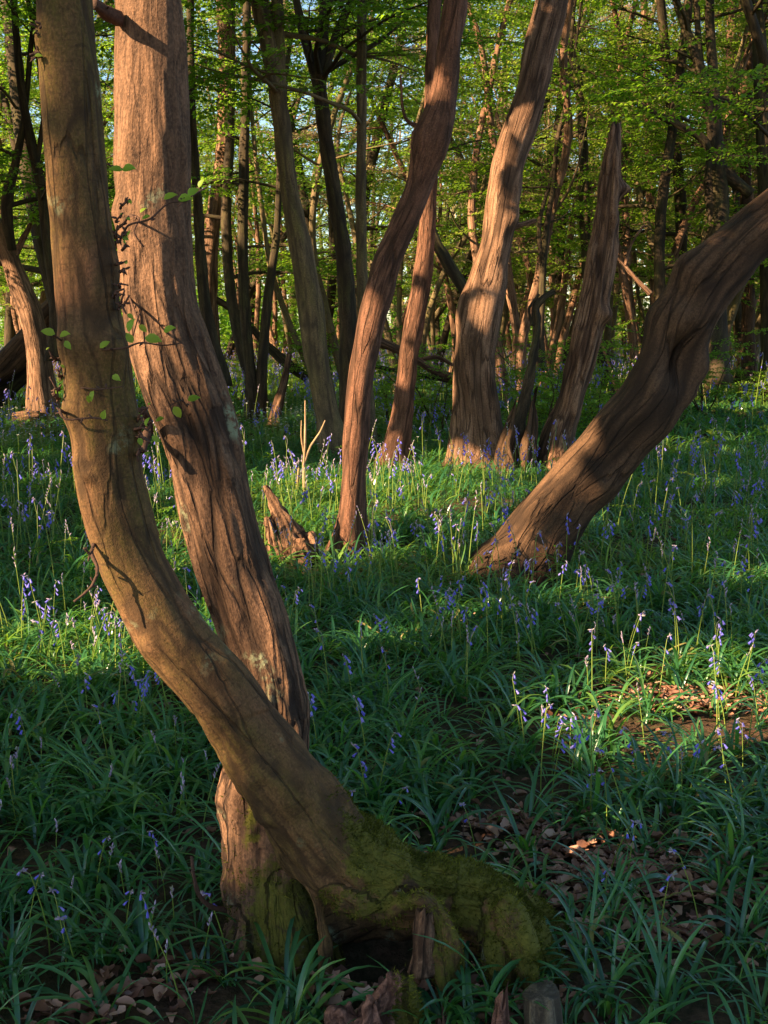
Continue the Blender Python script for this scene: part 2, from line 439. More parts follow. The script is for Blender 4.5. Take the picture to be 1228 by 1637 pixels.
for (x, y, r) in ((70, 640, .5), (65, 570, .4), (45, 480, .3), (362, 170, .5), (345, 310, .4), (478, 420, .12), (487, 500, .12), (500, 600, .12), (540, 300, .25), (580, 200, .4), (405, 640, .2)): gap(x, y, 14.5, r)
for (x, y, r) in ((600, 760, .40), (560, 790, .35), (650, 770, .40), (700, 800, .30), (480, 770, .35), (440, 800, .30), (450, 860, .22), (470, 830, .22), (640, 820, .30), (590, 830, .25),
                  (120, 1050, .20), (160, 1030, .22), (200, 1060, .14), (140, 1090, .13), (270, 860, .22), (300, 900, .2), (250, 800, .25),
                  (40, 780, .08), (20, 735, .12),
                  (1060, 1130, .17), (1110, 1135, .16), (1010, 1150, .14), (960, 1160, .13), (1000, 1200, .12), (1040, 1225, .13), (1150, 1140, .12), (1040, 1090, .1), (1010, 1185, .14), (1060, 1200, .13), (1070, 1160, .13), (980, 1240, .08),
                  (1120, 640, .5), (1200, 660, .5), (1180, 720, .1), (1110, 780, .07), (740, 850, .12), (820, 760, .2), (900, 980, .07), (1080, 900, .08), (180, 930, .08), (700, 1000, .06), (560, 1050, .06), (1180, 950, .08)):
    gap(x, y, None, r)

# ------------------------------------------------------------------ ground
def axis(n, lim, k):
    u = np.linspace(-1, 1, n); return np.sinh(u * k) / math.sinh(k) * lim
gx = axis(221, 700, 8.6); gy = axis(221, 700, 8.6) + 2.6
X, Yg = np.meshgrid(gx, gy)
V = np.stack([X.ravel(), Yg.ravel(), gz(X.ravel(), Yg.ravel()) * np.clip(60 / (np.abs(X.ravel()) + np.abs(Yg.ravel()) + 1), 0, 1)], 1)
i = np.arange(220)[:, None]; j = np.arange(220)[None]
F = np.stack([i * 221 + j, i * 221 + j + 1, (i + 1) * 221 + j + 1, (i + 1) * 221 + j], -1).reshape(-1, 4)
g = Geo(); g.add(V, F); go = g.build('ground', [M['soil']]); tag(go, kind='structure')

# ------------------------------------------------------------------ leaf sprays, limbs, crowns
def leaf_quads(base, dirs, nrm, L, Wd, fold=0.12):
    """one folded quad per leaf"""
    side = np.cross(dirs, nrm); side /= np.linalg.norm(side, axis=1)[:, None] + 1e-9
    n = np.cross(side, dirs)
    L = L[:, None]; Wd = Wd[:, None]
    a = base; b = base + dirs * L * 0.48 + side * Wd * 0.5 + n * Wd * fold
    c_ = base + dirs * L - n * L * 0.08; d = base + dirs * L * 0.48 - side * Wd * 0.5 + n * Wd * fold
    V = np.stack([a, b, c_, d], 1).reshape(-1, 3)
    return V, np.arange(len(V)).reshape(-1, 4)

def leaf_two(base, dirs, nrm, L, Wd):
    """leaf of two folded halves, for leaves seen close"""
    side = np.cross(dirs, nrm); side /= np.linalg.norm(side, axis=1)[:, None] + 1e-9
    n = np.cross(side, dirs); L = L[:, None]; Wd = Wd[:, None]
    rows = []
    for (u, wd, dz) in ((0, 0.05, 0), (0.2, 0.42, .01), (0.45, 0.5, .02), (0.72, 0.36, -.03), (0.9, .14, -.09), (1.0, 0.01, -.14)):
        for k in (-1, 0, 1):
            rows.append(base + dirs * L * u + side * Wd * wd * k + n * (L * dz + (Wd * 0.13 * abs(k) if wd > .1 else 0)))
    V = np.stack(rows, 1)
    m = len(base); f = []
    for r in range(5):
        for k in range(2): f.append([r * 3 + k, r * 3 + k + 1, r * 3 + 4 + k, r * 3 + 3 + k])
    F = (np.arange(m)[:, None, None] * 18 + np.array(f)[None]).reshape(-1, 4)
    return V.reshape(-1, 3), F

def make_spray(seed, L=0.85, leaf=0.052, near=False):
    r = np.random.default_rng(seed)
    tw, lb, ldr = [], [], []
    def twig(p, d, L, r0, lev):
        n = 5
        pts = [p.copy()]; dd = d.copy()
        for k in range(n):
            dd = dd + r.normal(0, 0.10, 3) * np.array([1, 1, .5]) + np.array([0, 0, -0.03]); dd /= np.linalg.norm(dd)
            pts.append(pts[-1] + dd * L / n)
        pts = np.array(pts)
        tw.append((np.c_[pts, np.linspace(r0, r0 * 0.35, n + 1)]))
        step = leaf * 0.85; m = max(2, int(L / step))
        for k in range(m):
            f = (k + 0.6) / m * n; i = min(int(f), n - 1); q = pts[i] + (pts[i + 1] - pts[i]) * (f - i)
            t = pts[i + 1] - pts[i]; t /= np.linalg.norm(t)
            sd = np.array([-t[1], t[0], 0]) * (1 if k % 2 else -1)
            if lev == 0 and k > 0 and k % 2 == 0 and k < m - 1:
                twig(q, t * 0.6 + sd * 0.75 + r.normal(0, .08, 3), L * r.uniform(.28, .5) * (1 - 0.5 * k / m), r0 * .55, 1)
            for _ in range(1 if near or r.random() < .45 else 2):
                dl = t * r.uniform(.3, .8) + sd * r.uniform(.4, .9) + np.array([0, 0, r.uniform(-.45, .1)])
                lb.append(q); ldr.append(dl / np.linalg.norm(dl))
        lb.append(pts[-1]); ldr.append(dd)
    twig(np.zeros(3), np.array([1.0, 0, 0.12]), L, 0.0045, 0)
    lb = np.array(lb); ldr = np.array(ldr); m = len(lb)
    nr = np.c_[r.normal(0, .35, m), r.normal(0, .35, m), np.ones(m)]
    Ls = leaf * r.uniform(.7, 1.2, m)
    fn = leaf_two if near else leaf_quads
    lv = fn(lb, ldr, nr, Ls, Ls * r.uniform(.55, .7, m))
    tV, tF, k = [], [], 0
    for P4 in tw:
        v, f, _, _ = tube(P4, 3, 4, cap=False)
        tV.append(v); tF.append(f[0] + k); k += len(v)
    return lv[0], lv[1], np.repeat(r.uniform(0, 1, m), len(lv[0]) // m), np.concatenate(tV), np.concatenate(tF), len(lv[0]) // m

SPRAYS = [make_spray(100 + k, L=0.6 + 0.1 * (k % 5)) for k in range(8)]
SPRAYS_BIG = [make_spray(200 + k, L=1.1, leaf=0.095) for k in range(5)]
SPRAYS_NEAR = [make_spray(300 + k, L=0.30 + .05 * k, leaf=0.05, near=True) for k in range(4)]

def rot_to(dirh, roll=0.0, tilt=0.0):
    x = dirh / np.linalg.norm(dirh)
    up = np.array([0, 0, 1.0]) + (np.random.default_rng(int(abs(roll) * 1e6) % 99991).normal(0, .22, 3))
    y = np.cross(up, x); y /= np.linalg.norm(y); z = np.cross(x, y)
    return np.stack([x, y, z], 1)

def place_sprays(items, lib, gl, gw, tint_shift=0.0, spread=0.5, filt=None, r=None):
    """items: list of (pos, dir, scale); leaves go to gl, twigs to gw"""
    r = r or rng
    for (p, d, s) in items:
        lv, lf, lt, tv, tf, vper = lib[r.integers(len(lib))]
        R = rot_to(d, r.random())
        v = (lv * s) @ R.T + p
        f = lf; t = np.clip(lt * spread + 0.5 - spread / 2 + tint_shift + r.normal(0, .10), 0, 1)
        if filt is not None:
            c0 = v.reshape(-1, vper, 3).mean(1); bad = filt(c0)
            if bad.any():
                keep = ~bad
                nk = int(keep.sum())
                if nk == 0: continue
                v = v.reshape(-1, vper, 3)[keep].reshape(-1, 3); t = t.reshape(-1, vper)[keep].ravel()
                f = lf[:nk * (len(lf) // len(keep))]
        gl.add(v, f, 0, t)
        if gw is not None and not (filt is not None and filt((tv * s) @ R.T + p).any()):
            gw.add((tv * s) @ R.T + p, tf, 0, 0.5)

def limb_path(p, d, L, r0, r, n=7, flat=0.12, wob=0.16):
    pts = [np.array(p, float)]; d = np.array(d, float); d /= np.linalg.norm(d)
    for k in range(n):
        d = d + r.normal(0, wob, 3) * np.array([1, 1, .6]); d[2] += (0.12 - d[2]) * flat; d /= np.linalg.norm(d)
        pts.append(pts[-1] + d * L / n)
    return np.c_[np.array(pts), np.linspace(r0, max(r0 * 0.18, 0.003), n + 1)]

def crown(trunk, z0, nl, Lr, r, gl, gw, lib, dens=0.24, sc=(0.8, 1.3), filt=None, elev=(0.1, 0.8), shift=0.0, sub=2, spread=0.5, lf=0.45, az=None):
    """limbs with sprays from a trunk (rows x,y,z,r) above height z0"""
    zs = trunk[:, 2]; ok = np.where(zs >= z0)[0]
    if len(ok) < 2: return
    ga = r.uniform(0, 6.28)
    for k in range(nl):
        f = (k + r.uniform(0, 1)) / nl
        i = ok[min(len(ok) - 1, int(f * len(ok)))]
        p = trunk[i, :3]; ga += 2.4 + r.normal(0, .3)
        a = ga if az is None else r.uniform(*az)
        e = r.uniform(*elev) * (0.6 + 0.8 * f)
        L = r.uniform(*Lr) * (1 - 0.45 * f)
        rad = max(0.006, min(trunk[i, 3] * lf, 0.018 * L))
        P = limb_path(p, (math.cos(a) * math.cos(e), math.sin(a) * math.cos(e), math.sin(e)), L, rad, r)
        todo = [P]
        for s in range(sub):
            q = r.integers(2, 5); d = P[q + 1, :3] - P[q, :3]; h = np.array([-d[1], d[0], 0]) * r.choice([-1, 1])
            todo.append(limb_path(P[q, :3], d / np.linalg.norm(d) * .7 + h / (np.linalg.norm(h) + 1e-9) * .7, L * r.uniform(.35, .6), P[q, 3] * .6, r, n=5))
        items = []
        for Q in todo:
            v, f_, t_, b_ = tube(Q, 5, len(Q) * 2, cap=False)
            if filt is None or not filt(v).any(): gw.add(v, f_, 0, 0.5, b_)
            ln = np.linalg.norm(np.diff(Q[:, :3], axis=0), axis=1).sum()
            m = max(2, int(ln * 0.8 / dens))
            for u in range(m):
                x = 0.2 + 0.8 * (u + r.random()) / m; j = min(len(Q) - 2, int(x * (len(Q) - 1)))
                pos = Q[j, :3] + (Q[j + 1, :3] - Q[j, :3]) * (x * (len(Q) - 1) - j)
                d = Q[j + 1, :3] - Q[j, :3]; d /= np.linalg.norm(d)
                h = np.array([-d[1], d[0], 0]) * (1 if u % 2 else -1)
                dd = d * r.uniform(.3, .9) + h * r.uniform(.4, 1.0); dd[2] = dd[2] * .4 + r.uniform(-.22, .12)
                items.append((pos, dd, r.uniform(*sc)))
            items.append((Q[-1, :3], Q[-1, :3] - Q[-2, :3] + np.array([0, 0, -.02]), r.uniform(*sc)))
        place_sprays(items, lib, gl, gw, shift, spread, filt, r)

def moss_attr(me, wts):
    a = me.attributes.new('moss', 'FLOAT', 'POINT'); a.data.foreach_set('value', np.asarray(wts, np.float32))

def in_frame(P, m=60):
    x, y, z = project(P)
    return (z > 0.1) & (x > -m) & (x < W0 + m) & (y > -m) & (y < H0 + m)

# ------------------------------------------------------------------ the two big stems close by
def nearest_axis(V, tubes, step=80):
    """straightened bark coordinates for a blended mesh"""
    Cs, Ns, Bs, Ss, Id = [], [], [], [], []
    for k, P in enumerate(tubes):
        S = spline(P, step); T, N, B = frames(S[:, :3])
        s = np.r_[0, np.cumsum(np.linalg.norm(np.diff(S[:, :3], axis=0), axis=1))]
        Cs.append(S); Ns.append(N); Bs.append(B); Ss.append(s + 7 * k); Id.append(np.full(step, k))
    Cs, Ns, Bs, Ss, Id = map(np.concatenate, (Cs, Ns, Bs, Ss, Id))
    out = np.zeros_like(V); idx = np.zeros(len(V), int)
    for a in range(0, len(V), 4000):
        v = V[a:a + 4000]
        d = np.linalg.norm(v[:, None] - Cs[None, :, :3], axis=2) - Cs[None, :, 3]
        i = d.argmin(1); r = v - Cs[i, :3]
        out[a:a + 4000] = np.stack([(r * Ns[i]).sum(1), (r * Bs[i]).sum(1), Ss[i] + (r * np.cross(Ns[i], Bs[i])).sum(1)], 1)
        idx[a:a + 4000] = Id[i]
    return out, idx

def blended(name, tubes, voxel, mats, ridge, rfreq, rel, bumps, mossf, seed, parent, smooth_it=6, fade=None):
    gg = Geo()
    for k, P in enumerate(tubes):
        v, f, t, b = tube(P, 28, max(24, len(P) * 8), seed=seed + k, lump=0.10)
        gg.add(v, f, 0)
    o = gg.build('tmp', [])
    m = o.modifiers.new('r', 'REMESH'); m.mode = 'VOXEL'; m.voxel_size = voxel
    s = o.modifiers.new('s', 'SMOOTH'); s.iterations = smooth_it; s.factor = 0.5
    dg = bpy.context.evaluated_depsgraph_get(); dg.update()
    me = bpy.data.meshes.new_from_object(o.evaluated_get(dg))
    old = o.data; bpy.data.objects.remove(o); bpy.data.meshes.remove(old)
    n = len(me.vertices); V = np.empty(n * 3, np.float32); me.vertices.foreach_get('co', V); V = V.reshape(-1, 3).astype(float)
    Nn = np.empty(n * 3, np.float32); me.vertices.foreach_get('normal', Nn); Nn = Nn.reshape(-1, 3).astype(float)
    bk, idx = nearest_axis(V, tubes)
    q = bk * rfreq * np.array([1, 1, rel]) + seed
    wv = vnoise(q * 0.5 + 7.7)[:, None] * 0.8
    nn = (1 - np.abs(fbm(q + np.concatenate([wv, -wv, wv * .3], 1), 2)) * 2.2).clip(0, 1)
    if fade is not None: nn = nn * fade(V)
    big = fbm(bk * np.array([14, 14, 4.0]) + seed, 3)
    mo = mossf(V, Nn, idx)
    n2 = fbm(V * 30, 3)
    V2 = V + Nn * (-ridge * nn * (1 - 0.6 * mo) + big * ridge * 1.4 + mo * (0.007 * n2 + 0.004) + (V[:, 2] < .55) * (.020 * fbm(V * 12 + 3, 3)) * smooth01(.75, .3, V[:, 2]) + (V[:, 2] < .55) * (-.012 * (1 - np.abs(fbm(bk * np.array([16, 16, 5.0]) + 5, 2)) * 3).clip(0, 1)) * smooth01(.7, .3, V[:, 2]) * smooth01(480, 620, project(V)[0]))[:, None]
    for (bp, sg, am) in bumps:
        V2 += Nn * (am * np.exp(-((V - np.asarray(bp)) ** 2).sum(1) / (2 * sg * sg)))[:, None]
    me.vertices.foreach_set('co', V2.astype(np.float32).ravel())
    me.polygons.foreach_set('use_smooth', np.ones(len(me.polygons), bool))
    a = me.attributes.new('bark', 'FLOAT_VECTOR', 'POINT'); a.data.foreach_set('vector', bk.astype(np.float32).ravel())
    a = me.attributes.new('tint', 'FLOAT', 'POINT'); a.data.foreach_set('value', (1 - nn).astype(np.float32))
    moss_attr(me, mo)
    if fade is not None:
        a = me.attributes.new('smoothness', 'FLOAT', 'POINT'); a.data.foreach_set('value', (1.15 * (1 - fade(V))).clip(0, .9).astype(np.float32))
    for x in mats: me.materials.append(x)
    me.update(); me.name = name
    o = bpy.data.objects.new(name, me); COL.objects.link(o)
    o.parent = parent; o.matrix_parent_inverse = parent.matrix_basis.inverted()
    return o, V2, Nn, mo

def fur(V, Nn, wts, n, parent, name='moss', ln=(0.004, 0.012)):
    p = np.clip(wts, 0, 1) ** 1.5; p = p * (0.25 + (fbm(V * 22, 3) > -0.12))
    if p.sum() <= 0: return
    i = rng.choice(len(V), n, p=p / p.sum())
    b = V[i] + rng.normal(0, 0.002, (n, 3)); d = Nn[i] + rng.normal(0, .55, (n, 3)) + np.array([0, 0, .2]); d /= np.linalg.norm(d, axis=1)[:, None]
    s = np.cross(d, rng.normal(0, 1, (n, 3))); s /= np.linalg.norm(s, axis=1)[:, None]
    L = rng.uniform(*ln, n)[:, None]
    b = b - Nn[i] * 0.002
    v = np.stack([b - s * 0.0016, b + s * 0.0016, b + d * L], 1).reshape(-1, 3)
    gg = Geo(); gg.add(v, np.arange(3 * n).reshape(-1, 3), 0, np.repeat(np.clip(0.5 + 0.5 * fbm(V[i] * 14, 2) + rng.normal(0, .2, n), 0, 1), 3))
    return gg.build(name, [M['moss']], parent, smooth=False)

def sprig(parent, rows, Y, leaves, width=3.0, name='twig', seed=0, size=1.0):
    """a thin twig with a few fresh leaves; rows px,py[,Y]; leaves px,py,length px,angle deg"""
    r = np.random.default_rng(900 + seed)
    pts = np.array([[*at(q[0], q[1], q[2] if len(q) > 2 else Y), width * (1 - .6 * k / len(rows)) * Y / FPX / 2] for k, q in enumerate(rows)])
    v, f, t, b = tube(pts, 6, len(rows) * 5, seed=seed, lump=0.3)
    gg = Geo(); gg.add(v, f, 0, t, b)
    for k in range(len(rows)):
        i = r.integers(0, len(v) - 8); d = r.normal(0, 1, 3); d /= np.linalg.norm(d)
        q = np.array([[*v[i], .0012], [*(v[i] + d * .004), .0024], [*(v[i] + d * r.uniform(.008, .012)), .0006]])
        gg.add(*[x for x in tube(q, 5, 5)[:2]], 0)
    tw = gg.build(name, [M['twig']], parent)
    if leaves:
        gl = Geo()
        for (x, y, L, ang, YY) in leaves:
            P = at(x, y, YY); a = math.radians(ang)
            d = np.array([math.cos(a), r.uniform(-.5, .2), math.sin(a)]); d /= np.linalg.norm(d)
            n = np.array([r.normal(0, .3) - .3, -0.8, 0.6]); n /= np.linalg.norm(n)
            l = .62 * L * YY / FPX
            vv, ff = leaf_two(P[None], d[None], n[None], np.array([l]), np.array([l * .66]))
            gl.add(vv, ff, 0, r.uniform(.6, 1.0))
        gl.build('foliage', [M['leaf']], tw)
    return tw

def smooth01(a, b, x): u = np.clip((x - a) / (b - a), 0, 1); return u * u * (3 - 2 * u)

# --- the olive, bow-shaped stem on its mossy root
b1 = gnd(640, 1560)
root1 = thing('hornbeam_tree', 'olive-brown smooth trunk bowing down into a mossy arched root', 'tree', b1)
stem = path([(700, 1425, 118, 2.0), (640, 1415, 128, 2.0), (560, 1385, 142, 2.0), (492, 1310, 134, 1.99), (446, 1240, 126, 1.98), (410, 1195, 118, 1.98), (346, 1100, 112, 1.97), (266, 1000, 112, 1.97),
             (212, 900, 110, 1.97), (180, 800, 111, 1.97), (168, 700, 109, 1.97), (155, 600, 105, 1.97), (143, 500, 106, 1.97), (134, 400, 101, 1.97), (117, 200, 93, 1.97), (102, 0, 92, 1.97), (92, -160, 90, 1.97)],
            1.98, extend=4.6, sink=0)
rt = lambda rows, Y=2.0: path(rows, Y, sink=0)
tubes1 = [stem,
          rt([(690, 1425, 112, 2.0), (760, 1440, 112, 2.0), (815, 1485, 108, 1.99), (848, 1545, 104, 1.98), (878, 1620, 86, 1.96)]),
          rt([(545, 1430, 70, 1.94), (610, 1452, 40, 1.93), (655, 1436, 32, 1.90), (684, 1440, 36, 1.89), (704, 1480, 44, 1.89), (716, 1540, 60, 1.885), (722, 1620, 76, 1.88), (726, 1690, 60, 1.87)]),
          rt([(792, 1455, 70, 1.96), (800, 1540, 66, 1.92), (812, 1640, 62, 1.90)]),
          rt([(497, 1390, 40, 1.97), (508, 1440, 24, 1.955), (518, 1500, 20, 1.95), (520, 1580, 20, 1.95)]),
          rt([(815, 1445, 70, 2.03), (866, 1485, 56, 2.06), (905, 1560, 46, 2.08)]),
          rt([(845, 1490, 60, 2.0), (900, 1545, 44, 1.99), (945, 1590, 30, 1.98), (1000, 1640, 18, 1.96)]),
          rt([(850, 1470, 60, 2.05), (905, 1505, 44, 2.10), (960, 1520, 30, 2.14), (1010, 1540, 16, 2.16)]),
          rt([(800, 1450, 40, 1.93), (830, 1500, 44, 1.90), (842, 1560, 40, 1.88), (850, 1640, 44, 1.87)]),
          rt([(455, 1470, 150, 2.12), (560, 1432, 150, 2.17), (680, 1440, 140, 2.17), (800, 1500, 130, 2.10), (850, 1580, 120, 2.06)])]
bumps1 = [(at(120, 742, 1.91), .012, .012), (at(140, 760, 1.91), .009, .010), (at(150, 545, 1.91), .03, .010), (at(105, 550, 1.92), .022, .010), (at(190, 560, 1.93), .025, .012),
          (at(192, 430, 1.95), .03, .012), (at(215, 690, 1.95), .028, .012), (at(108, 660, 1.93), .02, .012), (at(385, 1060, 1.92), .03, .008), (at(300, 1010, 1.9), .05, .006),
          (at(165, 470, 1.91), .018, .007), (at(60, 60, 1.93), .02, .01), (at(240, 1035, 1.92), .014, .008)]
def moss1(V, Nn, idx):
    px, py, _ = project(V)
    m = smooth01(500, 600, px) * smooth01(-.35, .5, Nn[:, 2]) * (V[:, 2] < .7)
    m = np.maximum(m, smooth01(470, 640, px) * 0.3 * (V[:, 2] < .6)); m = m * (0.35 + 0.75 * smooth01(-.15, .25, fbm(V * 10, 3))); m = np.where(idx == 9, .1, m)
    m = np.maximum(m, (idx == 1) * smooth01(-.6, .2, Nn[:, 2] + .2) * .9)
    m = np.maximum(m, ((idx == 2) | (idx == 3) | ((idx >= 5) & (idx < 9))) * .5)
    return np.where(idx == 4, 0, m).clip(0, 1)
trunk1, V1, N1, mo1 = blended('trunk', tubes1, 0.0050, [M['bark_olive']], 0.0022, 34, 0.2, bumps1, moss1, 3.0, root1)
fur(V1, N1, mo1, 26000, root1)
# broken stub under the arch
P = path([(676, 1530, 34), (676, 1490, 36), (678, 1455, 30)], 1.87, sink=0.03)
v, f, t, b = tube(P, 28, 26, seed=4, lump=.2, ridge=.003, rfreq=60, ragged=.022)
g = Geo(); g.add(v, f, 0, t, b); g.build('broken_stub', [M['dead_wood']], root1)
sprig(root1, [(150, 870, 1.92), (147, 885, 1.90), (156, 910, 1.88), (148, 935, 1.87), (136, 948, 1.86), (118, 962, 1.85)], 1.9, [], 7, seed=1)
sprig(root1, [(146, 888, 1.90), (134, 876, 1.89)], 1.9, [], 5, seed=2)
sprig(root1, [(105, 550, 1.93), (92, 540, 1.9), (80, 535, 1.87)], 1.9, [(88, 534, 36, 165, 1.87), (96, 536, 30, 10, 1.86), (104, 545, 26, -55, 1.86)], 4, seed=3)
sprig(root1, [(150, 560, 1.92), (200, 556, 1.88), (225, 548, 1.87), (262, 552, 1.87), (292, 548, 1.87)], 1.9, [(205, 530, 40, 60, 1.85), (232, 540, 44, -10, 1.85), (262, 530, 34, 20, 1.85), (212, 548, 30, 120, 1.86), (160, 556, 30, 35, 1.88)], 4, seed=4)
sprig(root1, [(195, 380, 1.95), (206, 360, 1.92), (240, 350, 1.9), (270, 325, 1.9), (300, 322, 1.9)], 1.9, [(262, 318, 36, 20, 1.9), (285, 318, 40, 0, 1.9), (300, 312, 34, 30, 1.89), (240, 345, 22, 200, 1.9)], 4, seed=5)
sprig(root1, [(205, 690, 1.95), (226, 684, 1.92), (240, 690, 1.9)], 1.9, [(232, 680, 24, 60, 1.9), (243, 698, 26, -30, 1.9), (222, 700, 22, -70, 1.9)], 5, seed=6)
sprig(root1, [(195, 270, 1.95), (186, 268, 1.92), (174, 264, 1.9)], 1.9, [(196, 272, 34, 175, 1.88), (196, 270, 38, 0, 1.88)], 3, seed=7)
sprig(root1, [(130, 620, 1.91), (160, 622, 1.89), (196, 618, 1.88)], 1.9, [(150, 625, 30, -110, 1.88), (180, 600, 26, -30, 1.88), (140, 632, 20, -80, 1.88)], 3, seed=8)
sprig(root1, [(108, 664, 1.93), (96, 655, 1.9), (104, 670, 1.89), (150, 668, 1.89), (172, 672, 1.89)], 1.9, [(164, 670, 26, 70, 1.88)], 5, seed=9)
rb = np.random.default_rng(44)
burr = [(rb.uniform(184, 196), rb.uniform(330, 500)) for _ in range(16)] + [(rb.uniform(216, 226), rb.uniform(660, 730)) for _ in range(8)] + [(rb.uniform(58, 74), rb.uniform(10, 120)) for _ in range(7)] + [(rb.uniform(90, 104), rb.uniform(520, 690)) for _ in range(6)]
for k, (x, y) in enumerate(burr):
    s_ = -1 if x < 150 else 1
    q = [(x, y, 1.95), (x + s_ * rb.uniform(-2, 9), y - rb.uniform(0, 8), 1.93), (x + s_ * rb.uniform(2, 18), y - rb.uniform(-8, 20), 1.92)]
    sprig(root1, q, 1.9, [(q[2][0] + rb.uniform(-5, 5), q[2][1] + rb.uniform(-6, 6), rb.uniform(9, 20), rb.uniform(-80, 100), 1.92)] if k % 2 else [], 5, seed=20 + k)
gl, gw = Geo(), Geo()
crown(stem[stem[:, 2] > 3.0], 3.0, 11, (1.4, 3.0), np.random.default_rng(5), gl, gw, SPRAYS, filt=sunlit)
gl.merge(gw, 1).build('crown', [M['leaf'], M['bark_dark']], root1)

# --- the pinkish fissured stem behind it
b2 = gnd(450, 1545)
root2 = thing('chestnut_tree', 'thick pinkish trunk with deeply fissured bark standing behind the bowed trunk', 'tree', b2)
stem2 = path([(452, 1560, 200, 2.12), (446, 1500, 176, 2.12), (441, 1430, 166, 2.12), (437, 1350, 168, 2.13), (434, 1270, 164, 2.14), (437, 1200, 140, 2.17), (432, 1100, 122, 2.20), (404, 1000, 124, 2.23), (372, 900, 129, 2.26),
              (345, 800, 126, 2.29), (323, 700, 130, 2.31), (290, 600, 138, 2.33), (264, 500, 132, 2.34), (252, 400, 124, 2.35), (246, 200, 115, 2.35), (240, 0, 108, 2.35), (232, -160, 104, 2.35)], 2.2, extend=5.2, sink=.08)
lobes = [stem2] + [rt([(435 + dx * .5, 1400, 60, Yb), (440 + dx, 1510, 74, Yb - .02), (444 + dx * 1.4, 1590, 60, Yb - .05)]) for dx, Yb in ((-48, 2.08), (30, 2.05), (62, 2.10))]
bumps2 = [(at(290, 760, 2.22), .018, .008), (at(385, 745, 2.22), .02, .008), (at(206, 470, 2.28), .02, .006), (at(200, 340, 2.3), .02, .012)]
def moss2(V, Nn, idx):
    px, py, _ = project(V)
    m = smooth01(1300, 1430, py) * (0.36 + 0.3 * smooth01(380, 420, px))
    m = np.maximum(m, 0.5 * smooth01(1180, 1300, py) * np.exp(-((px - 400) / 22.0) ** 2))
    return m * (V[:, 2] < .7)
trunk2, V2, N2, mo2 = blended('trunk', lobes, 0.0048, [M['bark_fissured']], 0.011, 24, 0.16, bumps2, moss2, 8.0, root2, smooth_it=3, fade=lambda V: 0.28 + 0.72 * smooth01(1.5, 1.05, V[:, 2]))
fur(V2, N2, mo2, 9000, root2)
sprig(root2, [(190, 30, 2.30), (168, 18, 2.26), (150, 6, 2.22)], 2.25, [], 26, seed=40)
sprig(root2, [(300, 650, 2.22), (288, 640, 2.18), (270, 650, 2.17)], 2.2, [(300, 640, 34, 15, 2.16), (278, 650, 34, -60, 2.16), (262, 668, 24, 200, 2.17)], 3, seed=41)
sprig(root2, [(240, 690, 2.26), (232, 660, 2.2), (222, 655, 2.18)], 2.2, [], 14, seed=42)
sprig(root2, [(236, 690, 2.26), (232, 710, 2.2), (230, 722, 2.18)], 2.2, [], 15, seed=43)
sprig(root2, [(205, 345, 2.26), (222, 350, 2.2), (215, 372, 2.18), (230, 395, 2.18)], 2.2, [(224, 340, 20, 40, 2.18)], 4, seed=44)
sprig(root2, [(360, 1455, 2.05), (335, 1448, 2.0), (318, 1430, 1.97), (310, 1400, 1.95), (306, 1370, 1.94)], 2.0, [], 10, seed=45)
sprig(root2, [(205, 470, 2.28), (225, 520, 2.2), (224, 500, 2.19), (212, 540, 2.18)], 2.2, [(222, 520, 26, -40, 2.18)], 4, seed=46)
sprig(root2, [(330, 300, 2.32), (312, 310, 2.2), (285, 330, 2.15)], 2.2, [(318, 300, 26, 60, 2.15), (300, 306, 24, 10, 2.15)], 3, seed=47)
gl, gw = Geo(), Geo()
crown(stem2[stem2[:, 2] > 3.2], 3.2, 12, (1.4, 3.2), np.random.default_rng(6), gl, gw, SPRAYS, filt=sunlit)
gl.merge(gw, 1).build('crown', [M['leaf'], M['bark_dark']], root2)

# ------------------------------------------------------------------ single-stem trees further back
LIMBM = {}
def stem_tree(name, label, cat, rows, Y, mat, extend=8.0, ns=36, nr=120, lump=.14, ridge=.006, rfreq=16, rel=.16, forks=(), bumps=(), seed=1.0, cz=None, nl=8, Lr=(1.0, 2.2), lib=None, leafm='leaf', low=None, group=None, ragged=0, branches=(), dens=.26, shift=0.0, sub=2, elev=(.1, .8)):
    P = path(rows, Y, extend=extend)
    base = P[0, :3].copy(); base[2] += .12
    rootx = thing(name, label, cat, base, group)
    v, f, t, b = tube(P, ns, nr, seed=seed, lump=lump, ridge=ridge, rfreq=rfreq, rel=rel, bumps=bumps, ragged=ragged, flare=.7)
    g = Geo(); g.add(v, f, 0, t, b)
    stems = [P]
    for fk in forks:
        Q = path(fk, Y, extend=extend * .95 if extend else None, sink=0)
        v, f, t, b = tube(Q, max(10, ns // 2), nr // 2, seed=seed + 5, lump=lump, ridge=ridge, rfreq=rfreq, rel=rel)
        g.add(v, f, 0, t, b); stems.append(Q)
    g.build('trunk', [M[mat]], rootx)
    for br in branches:
        Q = path(br, Y, sink=0)
        v, f, t, b = tube(Q, 10, len(Q) * 7, seed=seed + 9, lump=.25, ridge=ridge * .3, rfreq=rfreq * 2)
        gb = Geo(); gb.add(v, f, 0, t, b); gb.build('branch', [M[mat]], rootx)
    if cz is not None:
        gl, gw = Geo(), Geo(); r = np.random.default_rng(int(seed * 10) + 3)
        for S in stems: crown(S, cz, nl, Lr, r, gl, gw, lib or SPRAYS, filt=sunlit, dens=dens, shift=shift, sub=sub, elev=elev)
        gl.merge(gw, 1).build('crown', [M[leafm], M['bark_dark' if mat != 'bark_far' else 'bark_far']], rootx)
    return rootx

